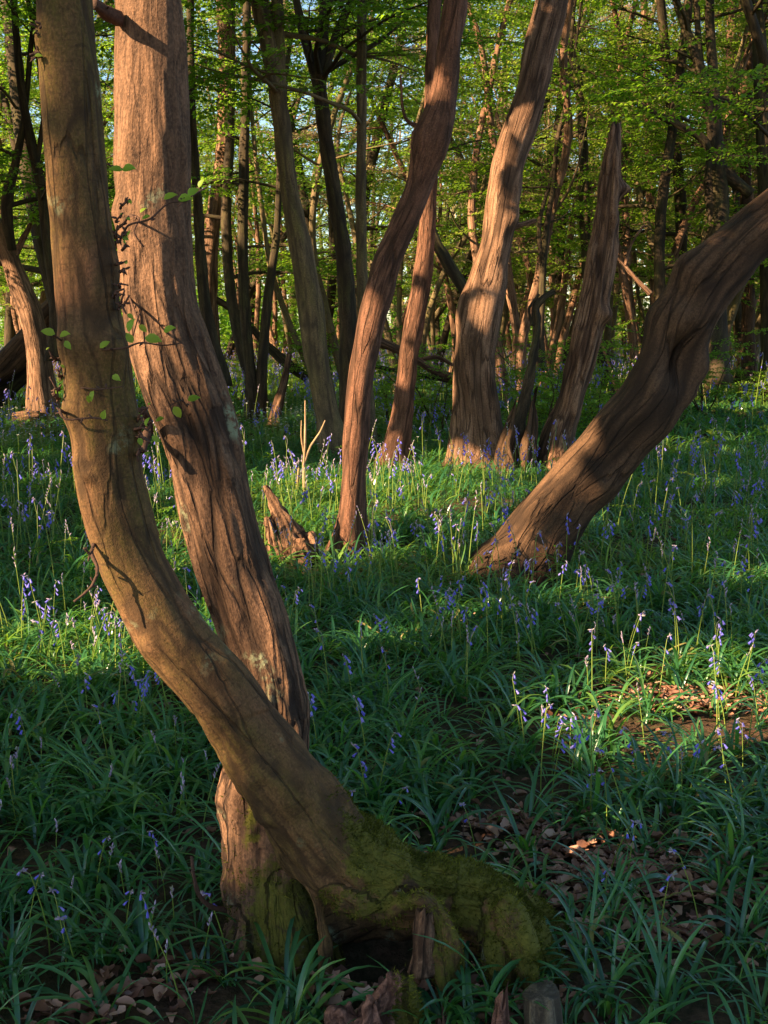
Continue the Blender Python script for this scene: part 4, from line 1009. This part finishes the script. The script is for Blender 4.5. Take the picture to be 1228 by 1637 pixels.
# group the shading sprays into crowns of the added trees
cent = pos[rs_.choice(len(pos), 14, replace=False)][:, :2]
for _ in range(8):
    idx = np.argmin(((pos[:, None, :2] - cent[None]) ** 2).sum(2), 1)
    cent = np.array([pos[idx == k][:, :2].mean(0) if (idx == k).any() else cent[k] for k in range(14)])
idx = np.argmin(((pos[:, None, :2] - cent[None]) ** 2).sum(2), 1)
for k in range(14):
    pts = pos[idx == k]
    if len(pts) < 10: continue
    cx, cy = cent[k]; top = pts[:, 2].max()
    root = thing('added_shade_tree', 'unseen leafy tree added to shade the bluebell glade, with shaped sun gaps', 'tree', (cx, cy, 0), 'added shade trees out of view')
    T = np.array([[cx, cy, -.2, .16], [cx + .1, cy, top * .35, .12], [cx - .05, cy + .1, top * .7, .08], [cx, cy, top, .03]])
    g = Geo(); v, f, t, b = tube(T, 12, 40, seed=k, lump=.15)
    if not sunlit(v, .8).any(): g.add(v, f, 0, t, b)
    gl, gw = Geo(), Geo(); items = [(p, np.array([p[0] - cx, p[1] - cy, rs_.normal(0, .3)]) + rs_.normal(0, .6, 3), rs_.uniform(.9, 1.3)) for p in pts]
    place_sprays(items, SPRAYS_BIG, gl, gw, filt=sunlit, r=rs_)
    for q in pts[rs_.choice(len(pts), 12)]:
        z = max(1.5, q[2] - 1.6); Q = np.array([[cx, cy, z, .05], [(cx + q[0]) / 2, (cy + q[1]) / 2, (z + q[2]) / 2 + .2, .03], [*q, .008]])
        v, f, t, b = tube(Q, 5, 12, cap=False)
        if not sunlit(v, .8).any(): g.add(v, f, 0, t, b)
    if g.n: g.build('trunk', [M['bark_dark']], root)
    gl.merge(gw, 1).build('crown', [M['leaf'], M['bark_dark']], root)
# ------------------------------------------------------------------ ground cover
rg = np.random.default_rng(21)
def rosette(seed, nl, segs, Lr, Wr, keel=True):
    r = np.random.default_rng(seed); VV, FF, TT, k = [], [], [], 0
    for i in range(nl):
        a = r.uniform(0, 6.28); L = r.uniform(*Lr); wd = r.uniform(*Wr); el = r.uniform(.7, 1.48); bend = r.uniform(.9, 2.4)
        s = np.linspace(0, 1, segs + 1); e = el - bend * s ** 1.5
        h = np.r_[0, np.cumsum(np.cos((e[1:] + e[:-1]) / 2))] * L / segs; z = np.r_[0, np.cumsum(np.sin((e[1:] + e[:-1]) / 2))] * L / segs
        yaw = a + r.normal(0, .3) * s; dx, dy = np.cos(yaw), np.sin(yaw)
        c = np.stack([dx * h + r.normal(0, .012), dy * h + r.normal(0, .012), z - .01], 1)
        w = wd * np.minimum(1, .7 + s) * np.clip((1.02 - s) * 3.2, .02, 1) ** .8 * .5
        tw = r.normal(0, .35) * s; sx = np.stack([-dy * np.cos(tw), dx * np.cos(tw), np.sin(tw)], 1)
        nrm = np.stack([-dx * np.sin(e), -dy * np.sin(e), np.cos(e)], 1)
        if keel:
            v = np.stack([c - sx * w[:, None] + nrm * w[:, None] * .35, c, c + sx * w[:, None] + nrm * w[:, None] * .35], 1).reshape(-1, 3); m = 3
        else:
            v = np.stack([c - sx * w[:, None], c + sx * w[:, None]], 1).reshape(-1, 3); m = 2
        f = np.array([[q * m + p, q * m + p + 1, (q + 1) * m + p + 1, (q + 1) * m + p] for q in range(segs) for p in range(m - 1)])
        VV.append(v); FF.append(f + k); k += len(v); TT.append(np.full(len(v), r.uniform(0, 1)))
    return np.concatenate(VV), np.concatenate(FF), np.concatenate(TT)

def stamp(geo, tpl, P, rz, sc, tint, mat=0, tilt=.12):
    """many copies of one template written into one mesh"""
    V, F, T = tpl; n = len(P)
    if not n: return
    c, s = np.cos(rz), np.sin(rz); ax = rg.normal(0, tilt, n); ay = rg.normal(0, tilt, n)
    x = V[None, :, 0] * sc[:, None]; y = V[None, :, 1] * sc[:, None]; z = V[None, :, 2] * sc[:, None]
    X = x * c[:, None] - y * s[:, None] + z * ax[:, None]; Y = x * s[:, None] + y * c[:, None] + z * ay[:, None]
    W = np.stack([X + P[:, None, 0], Y + P[:, None, 1], z + P[:, None, 2]], -1).reshape(-1, 3)
    FF = (F[None] + (np.arange(n) * len(V))[:, None, None]).reshape(-1, F.shape[1])
    geo.add(W, FF, mat, np.clip(T[None] * .55 + tint[:, None], 0, 1).ravel())

BARE = []   # world ellipses of bare leaf litter: x, y, rx, ry, strength
for (px, py, rx, ry, st) in ((1075, 1128, .34, .15, 1.1), (960, 1380, .22, .11, .8), (1130, 1440, .18, .08, .55), (900, 1460, .18, .1, .9), (1060, 1510, .15, .08, .5), (820, 1330, .18, .08, .75), (1200, 1390, .15, .1, .6), (200, 1150, .14, .06, .6), (250, 1590, .11, .05, .5), (620, 1560, .2, .1, .95), (740, 1600, .2, .08, .7),
                              (100, 1630, .12, .05, .4), (1010, 1420, .2, .1, .6)):
    q = gnd(px, py); BARE.append((q[0], q[1], rx, ry, st))
BX = gnd(600, 1480); BARE.append((BX[0] + .06, 2.02, .18, .16, .97))
def bare(x, y):
    b = np.zeros(len(x))
    for (cx, cy, rx, ry, st) in BARE:
        d = ((x - cx) / rx) ** 2 + ((y - cy) / ry) ** 2
        b = np.maximum(b, .9 * st * np.clip(1.25 - d, 0, 1))
    return b
OBST = [(float(b2[0]), 2.13, .12), (float(gnd(560, 890)[0]), 6.0, .08), (float(at(820, 915, 5.5)[0]), 5.5, .2), (float(at(770, 740, 10)[0]), 10.0, .28), (float(at(606, 1640, Yr)[0]), Yr, .055), (float(at(866, 1640, Yp)[0]), Yp, .045), (float(at(475, 890, Ys)[0]), Ys, .12)]
def cover_points(y0, y1, dens, k=.42, pad=.35, clump=True):
    n = int(dens * k * 2 * (y1 * y1 - y0 * y0) / 2 + dens * pad * 2 * (y1 - y0))
    y = np.sqrt(rg.uniform(y0 * y0, y1 * y1, n)); x = rg.uniform(-1, 1, n) * (k * y + pad)
    keep = rg.random(n) > bare(x, y)
    if clump:
        c = fbm(np.stack([x * 1.3, y * 1.3, x * 0], 1), 3); keep &= rg.random(n) < np.clip(.85 + .9 * c, .3, 1)
    for (cx, cy, r_) in OBST: keep &= (x - cx) ** 2 + (y - cy) ** 2 > r_ * r_
    x, y = x[keep], y[keep]
    return np.stack([x, y, gz(x, y)], 1)
lv = Geo()
NEAR = [rosette(1000 + k, 12, 8, (.13, .27), (.006, .0125)) for k in range(8)]
MID = [rosette(1100 + k, 11, 5, (.13, .27), (.007, .013), keel=False) for k in range(6)]
FAR = [rosette(1200 + k, 8, 3, (.18, .32), (.02, .032), keel=False) for k in range(5)]
for (tp, y0, y1, dn) in ((NEAR, 1.35, 4.2, 165), (NEAR, 4.2, 5.6, 140), (MID, 5.6, 12, 120), (FAR, 12, 26, 36), (FAR, 26, 46, 12)):
    P = cover_points(y0, y1, dn); sel = rg.integers(0, len(tp), len(P))
    tn = .22 + .28 * fbm(np.stack([P[:, 0] * .9, P[:, 1] * .9, P[:, 0] * 0 + 4], 1), 2)
    for k in range(len(tp)):
        m = sel == k; n = m.sum()
        stamp(lv, tp[k], P[m], rg.uniform(0, 6.28, n), rg.uniform(.65, 1.15, n) * np.clip(.5 + .2 * P[m][:, 1], .75, 1), tn[m] + rg.normal(0, .13, n))
P = cover_points(1.35, 6, 7); sel = rg.integers(0, 8, len(P))
for k in range(8):
    m = sel == k; n = m.sum(); V_, F_, T_ = NEAR[k]; w3 = len(V_) // 12 * 3
    stamp(lv, (V_[:w3], F_[:len(F_) // 12 * 3], T_[:w3]), P[m], rg.uniform(0, 6.28, n), rg.uniform(.8, 1.2, n), rg.uniform(.1, .6, n), mat=1, tilt=.35)
o = lv.build('bluebell_leaves', [M['strap'], M['strap_old']]); tag(o, kind='stuff')

# fallen leaves
def dead_leaf(seed, L=.06):
    r = np.random.default_rng(seed); nu, nv_ = 5, 3; v = []
    cu, cv, tw = r.uniform(-1.5, 2.6), r.uniform(.2, 2.6), r.normal(0, 1.0)
    for i in range(nu + 1):
        u = i / nu; w = L * .32 * math.sin(PI * min(1, u * .92 + .06)) ** .7 * r.uniform(.55, 1.25)
        for j in range(nv_):
            q = j - 1; v.append([L * (u - .5), q * w, L * (.16 * cu * (u - .5) ** 2 * 4 - .05) + cv * abs(q) * w * .5 + tw * q * w * (u - .5) + r.normal(0, .002)])
    v = np.array(v); f = np.array([[i * 3 + j, i * 3 + j + 1, (i + 1) * 3 + j + 1, (i + 1) * 3 + j] for i in range(nu) for j in range(2)])
    return v, f, np.full(len(v), .5)
lt = Geo(); DL = [dead_leaf(k) for k in range(8)]
n = 9000; y = np.sqrt(rg.uniform(1.35 ** 2, 6.5 ** 2, n)); x = rg.uniform(-1, 1, n) * (.42 * y + .3); keep = rg.random(n) < .16 + .8 * bare(x, y); x, y = x[keep], y[keep]
ex = [np.stack([rg.normal(cx, rx * .6, int(900 * rx * ry * 10)), rg.normal(cy, ry * .6, int(900 * rx * ry * 10))], 1) for (cx, cy, rx, ry, s_) in BARE[:-1]]
ex = np.concatenate(ex); x = np.r_[x, ex[:, 0]]; y = np.r_[y, ex[:, 1]]; k_ = ((x - HOLE[0]) / .15) ** 2 + ((y - HOLE[1] - .03) / .12) ** 2 > rg.uniform(.6, 1.3, len(x)); x, y = x[k_], y[k_]
P = np.stack([x, y, gz(x, y) + rg.uniform(.004, .03, len(x))], 1); sel = rg.integers(0, 8, len(P))
for k in range(8):
    m = sel == k; q = m.sum(); stamp(lt, DL[k], P[m], rg.uniform(0, 6.28, q), rg.uniform(.25, .85, q) , rg.uniform(-.35, .6, q), tilt=.1)
for k in range(420):
    y = rg.uniform(1.4, 5); x = rg.uniform(-1, 1) * (.42 * y + .2)
    if rg.random() > .25 + bare(np.array([x]), np.array([y]))[0]: continue
    a = rg.uniform(0, 6.28); L = rg.uniform(.04, .22); z = float(gz(x, y)[0]) + rg.uniform(.006, .03)
    T = np.array([[x, y, z, .002], [x + math.cos(a) * L * .5, y + math.sin(a) * L * .5, z + .008, .0018], [x + math.cos(a + .3) * L, y + math.sin(a + .3) * L, z, .0012]])
    v, f, t, b = tube(T, 4, 5); lt.add(v, f, 1, .5)
o = lt.build('fallen_leaves', [M['litter'], M['twig']]); tag(o, kind='stuff')

# ------------------------------------------------------------------ bluebells
def bell_mesh(p, d, L, R, ns=6):
    """a nodding bell with flared tips"""
    d = d / np.linalg.norm(d); a = np.cross(d, [0.3, .9, .1]); a /= np.linalg.norm(a); b = np.cross(d, a)
    rows = []; th = np.arange(ns * 2) * PI / ns
    for (u, q, fl) in ((0, .35, 0), (.15, .8, 0), (.6, 1.0, 0), (.85, 1.1, .10), (1.0, 1.55, .9)):
        rr = R * (q - fl * R * 0 ) * np.where(np.arange(ns * 2) % 2 == 0, 1, 1 - .35 * fl)
        uu = L * (u - .22 * fl * (np.arange(ns * 2) % 2))
        rows.append(p + d * np.asarray(uu).reshape(-1, 1) * np.ones((ns * 2, 1)) + a * (rr * np.cos(th))[:, None] + b * (rr * np.sin(th))[:, None])
    return np.concatenate(rows), ring_faces(5, ns * 2)
def bluebell_tpl(seed, H, bells, buds, detail=True):
    r = np.random.default_rng(seed); lean = r.normal(0, .14, 2)
    H = H * 1.18; z = np.linspace(-.02, H, 7); q = np.maximum(z / H, 0)
    C = np.stack([lean[0] * H * q ** 1.6, lean[1] * H * q ** 1.6, z, .0030 - .0013 * q], 1)
    droop = np.array([C[-1, 0] + .02 * np.sign(lean[0] + .01), C[-1, 1], H + .012, .0012])
    if bells: C = np.vstack([C, droop])
    st = Geo(); v, f, t, b = tube(C, 5 if detail else 3, 14 if detail else 6, cap=False); st.add(v, f, 0, r.uniform(.2, .9))
    fl = Geo(); S = spline(C[:, :3], 60); i0 = 36
    v, f, t, b = tube(np.c_[S[i0:], np.full(60 - i0, .0011)], 4 if detail else 3, 12, cap=False); fl.add(v, f, 1, .2)
    S = S; side = r.uniform(0, 6.28)
    for k in range(bells):
        u = 1 - .22 * (k / max(1, bells - 1)) if bells > 1 else .97
        p = S[int(u * 59)]; a = side + r.normal(0, .8); d = np.array([math.cos(a) * .75, math.sin(a) * .75, -1.0 + r.normal(0, .25)])
        hp = p + np.array([math.cos(a), math.sin(a), -.1]) * .010
        if detail:
            v, f, t, b = tube(np.array([[*p, .0009], [*(p + np.array([math.cos(a), math.sin(a), .35]) * .007), .0008], [*hp, .001]]), 4, 5, cap=False); fl.add(v, f, 0, .3)
        v, f = bell_mesh(hp, d, r.uniform(.017, .022), r.uniform(.0038, .0048), 6 if detail else 3); fl.add(v, f, 0, r.uniform(.1, .75))
    for k in range(buds):
        u = (1 - .16 * k / max(1, buds - 1)) if not bells else 1.0
        p = S[int(u * 59)]; a = r.uniform(0, 6.28); e = r.uniform(.8, 1.4) if not bells else r.uniform(-.6, 1)
        d = np.array([math.cos(a) * math.cos(e), math.sin(a) * math.cos(e), math.sin(e)]); L = r.uniform(.012, .022)
        B = np.array([[*p, .0014], [*(p + d * L * .45), .0036], [*(p + d * L), .0010]])
        v, f, t, b = tube(B, 5 if detail else 4, 6 if detail else 4); fl.add(v, f, 1, r.uniform(.05, .95) if detail else r.uniform(.3, .9))
    return st, fl
KINDS = []
for k in range(6): KINDS.append(('open', bluebell_tpl(40 + k, .20 + .025 * k, 3 + k % 3, 2)))
for k in range(6): KINDS.append(('bud', bluebell_tpl(60 + k, .19 + .03 * (k % 4), 0, 9 + k % 3)))
for k in range(4): KINDS.append(('half', bluebell_tpl(80 + k, .20 + .03 * k, 2, 6)))
BM = [(kd, s_.mesh('flower_stalk', [M['stalk']]), f_.mesh('flower_head', [M['bell'], M['bud']])) for kd, (s_, f_) in KINDS]
def bell_points(n):
    """where flower stalks stand, in photo proportions, nearest first"""
    pts = []
    def cl(px, py, n, sx, sy, kd=None):
        for _ in range(n):
            q = gnd(px + rg.normal(0, sx), py + rg.normal(0, sy)); pts.append((q[0], q[1], kd))
    cl(150, 1075, 16, 40, 22, 'bud'); cl(185, 1060, 8, 26, 18, 'half'); cl(60, 1040, 8, 30, 14, 'open'); cl(550, 985, 7, 22, 12, 'open'); cl(600, 935, 6, 30, 10, 'open'); cl(700, 1060, 10, 80, 30, 'open')
    cl(480, 800, 20, 36, 18, 'bud'); cl(640, 800, 26, 50, 18, 'bud'); cl(760, 830, 18, 60, 24, 'half'); cl(270, 880, 14, 26, 18, 'bud'); cl(880, 1240, 8, 40, 26, 'open'); cl(1050, 1300, 9, 90, 26, 'half'); cl(230, 1185, 12, 60, 16, 'open')
    cl(880, 960, 16, 100, 30, 'half'); cl(1080, 870, 22, 110, 40, 'half'); cl(560, 1310, 8, 30, 20, 'open'); cl(330, 1150, 6, 20, 20, 'open'); cl(960, 1110, 8, 60, 22, None); cl(120, 860, 18, 60, 30, None)
    cl(1180, 1170, 7, 26, 22, 'open'); cl(970, 1040, 14, 80, 26, None); cl(30, 1330, 6, 30, 40, 'bud'); cl(170, 1420, 8, 60, 50, 'bud'); cl(300, 1300, 7, 30, 30, 'bud'); cl(1000, 1440, 6, 90, 40, 'half'); cl(290, 1560, 6, 50, 22, 'bud'); cl(90, 1530, 6, 50, 24, 'half'); cl(550, 1560, 3, 10, 8, 'bud')
    while len(pts) < n:
        y = math.sqrt(rg.uniform(1.7 ** 2, 7.5 ** 2)); x = y * rg.uniform(-.37, .37)
        if bare(np.array([x]), np.array([y]))[0] < .5 and y > 2.2: pts.append((x, y, None))
    pts = [p for p in pts if all((p[0] - cx) ** 2 + (p[1] - cy) ** 2 > r_ * r_ for cx, cy, r_ in OBST)]
    return pts[:n]
words_ = {'open': 'open violet-blue bluebell', 'bud': 'closed lilac bluebell bud spike', 'half': 'half-open bluebell with pale buds'}
def spot(px, py):
    if py > 1280: return 'in dark leaves round the mossy root' if px < 560 else 'by litter past the mossy root'
    if px < 330: return 'beside the bend of the olive trunk' if py > 930 else 'in grass behind the two thick trunks'
    if py > 1040: return 'in shaded leaves below the leaning trunk'
    if py > 890: return 'just before the elbowed and leaning trunks'
    if px < 760: return 'in the sunlit patch around the elbowed trunk'
    return 'on the bank under the leaning trunk'
for (x, y, kd) in bell_points(298):
    kd = kd if kd and rg.random() < .8 else rg.choice(['open', 'bud', 'half'])
    c_ = [b for b in BM if b[0] == kd]; k_, ms, mf = c_[rg.integers(len(c_))]
    z = float(gz(x, y)[0]); px, py, _ = project(np.array([x, y, z])); s_ = spot(px[0], py[0])
    root = thing('bluebell', words_[kd] + ' ' + s_, 'bluebell', (x, y, z), {'open': 'open bluebells ', 'bud': 'budding bluebells ', 'half': 'half open bluebells '}[kd] + s_)
    root.rotation_euler = (rg.normal(0, .06), rg.normal(0, .06), rg.uniform(0, 6.28)); sc = rg.uniform(.8, 1.15) * (.54 + .40 * min(1, max(0, (y - 2) / 4.5))); root.scale = (sc, sc, sc)
    for nm, me in (('flower_stalk', ms), ('flower_head', mf)):
        o = bpy.data.objects.new(nm, me); COL.objects.link(o); o.parent = root
# the many further ones
def flat_tpl(st, fl):
    V = np.concatenate(st.V + fl.V); F4, F3, T = [], [], np.concatenate(st.T + fl.T)
    return V, T
fb = Geo(); SM = []
for k in range(8):
    kd = ['open', 'bud', 'bud', 'half'][k % 4]
    st, fl = bluebell_tpl(300 + k, .22 + .02 * k, {'open': 5, 'bud': 0, 'half': 2}[kd], {'open': 1, 'bud': 5, 'half': 4}[kd], detail=False)
    SM.append((st, fl))
def stamp_geo(geo, g_, P, rz, sc, mats):
    off = 0; V = np.concatenate(g_.V); T = np.concatenate(g_.T); n = len(P); c, s = np.cos(rz), np.sin(rz)
    W = np.stack([(V[None, :, 0] * c[:, None] - V[None, :, 1] * s[:, None]) * sc[:, None] + P[:, None, 0], (V[None, :, 0] * s[:, None] + V[None, :, 1] * c[:, None]) * sc[:, None] + P[:, None, 1], V[None, :, 2] * sc[:, None] + P[:, None, 2]], -1).reshape(-1, 3)
    base = geo.n
    geo.V.append(W); geo.T.append(np.tile(T, n)); geo.B.append(np.zeros((len(W), 3)))
    for f, m in zip(g_.F, g_.M):
        geo.F.append((f[None] + (np.arange(n) * len(V))[:, None, None]).reshape(-1, f.shape[1]) + base); geo.M.append(np.tile(np.array([mats[q] for q in m]), n))
    geo.n += len(W)
P1 = cover_points(2.6, 8, 24, k=.40); P2 = cover_points(8, 16, 24, k=.40); P3 = cover_points(16, 45, 9, k=.40)
P2 = P2[rg.random(len(P2)) < np.clip(.55 + 1.6 * fbm(np.stack([P2[:, 0] * .5, P2[:, 1] * .5, P2[:, 0] * 0 + 8], 1), 2), 0.05, 1)]
P = np.concatenate([P1, P2, P3]); sel = np.where(P[:, 1] > 7.5, rg.choice(8, len(P), p=np.array([4, 1, 1, 2, 4, 1, 1, 2]) / 16), rg.choice(8, len(P), p=np.array([2, 2, 3, 1, 2, 2, 3, 1]) / 16)); big = np.where(P[:, 1] > 14, 1.6, np.clip(.62 + .1 * (P[:, 1] - 2.2), .62, 1.1))
for k in range(8):
    m = sel == k; n = m.sum(); rz = rg.uniform(0, 6.28, n); sc = rg.uniform(.8, 1.25, n) * big[m]
    stamp_geo(fb, SM[k][0], P[m], rz, sc, [0, 0]); stamp_geo(fb, SM[k][1], P[m], rz, sc, [1, 2])
o = fb.build('distant_bluebells', [M['stalk'], M['bell'], M['bud']]); tag(o, kind='stuff')
# small white stitchwort among the grass
wf = Geo(); n = 900
px = np.r_[rg.normal(560, 90, n // 2), rg.normal(460, 60, n // 4), rg.uniform(0, 120, n // 4)]; py = np.r_[rg.normal(665, 26, n // 2), rg.normal(690, 20, n // 4), rg.normal(690, 20, n // 4)]
P = np.array([gnd(a, max(b, 600)) for a, b in zip(px, py)]); P[:, 2] = gz(P[:, 0], P[:, 1]) + rg.uniform(.16, .30, n)
d = rg.normal(0, 1, (n * 5, 3)); Pp = np.repeat(P, 5, 0)
a = (np.arange(n * 5) % 5) * 1.2566 + np.repeat(rg.uniform(0, 6, n), 5); d = np.stack([np.cos(a), np.sin(a), a * 0 + .35], 1); d /= np.linalg.norm(d, axis=1)[:, None]
v, f = leaf_quads(Pp, d, np.tile([0, -.3, 1.0], (n * 5, 1)), np.full(n * 5, .016), np.full(n * 5, .011)); wf.add(v, f, 0, .5)
S4 = np.stack([P + [-.0012, 0, 0], P + [.0012, 0, 0], P + [.001, 0, -.3], P + [-.001, 0, -.3]], 1).reshape(-1, 3); wf.add(S4, np.arange(n * 4).reshape(-1, 4), 1, .3)
o = wf.build('white_woodland_flowers', [M['white'], M['stalk']]); tag(o, kind='stuff')

gl, gw = Geo(), Geo(); items = []
for k in range(900):
    y = math.sqrt(rg.uniform(4.5 ** 2, 20 ** 2)); x = y * rg.uniform(-.40, .42)
    if rg.random() > .18 + .9 * float(np.clip(fbm(np.array([[x * .5, y * .5, 2.2]]), 2)[0] * 3, 0, 1)) * (1 if x > 0 else .4): continue
    a = rg.uniform(0, 6.28); items.append((np.array([x, y, float(gz(x, y)[0]) + rg.uniform(.10, .24)]), np.array([math.cos(a), math.sin(a), rg.uniform(-.1, .3)]), rg.uniform(.18, .42)))
place_sprays(items, SPRAYS, gl, gw, tint_shift=-.1, r=rg)
o = gl.merge(gw, 1).build('low_leafy_plants', [M['leaf'], M['bark_dark']]); tag(o, kind='stuff')
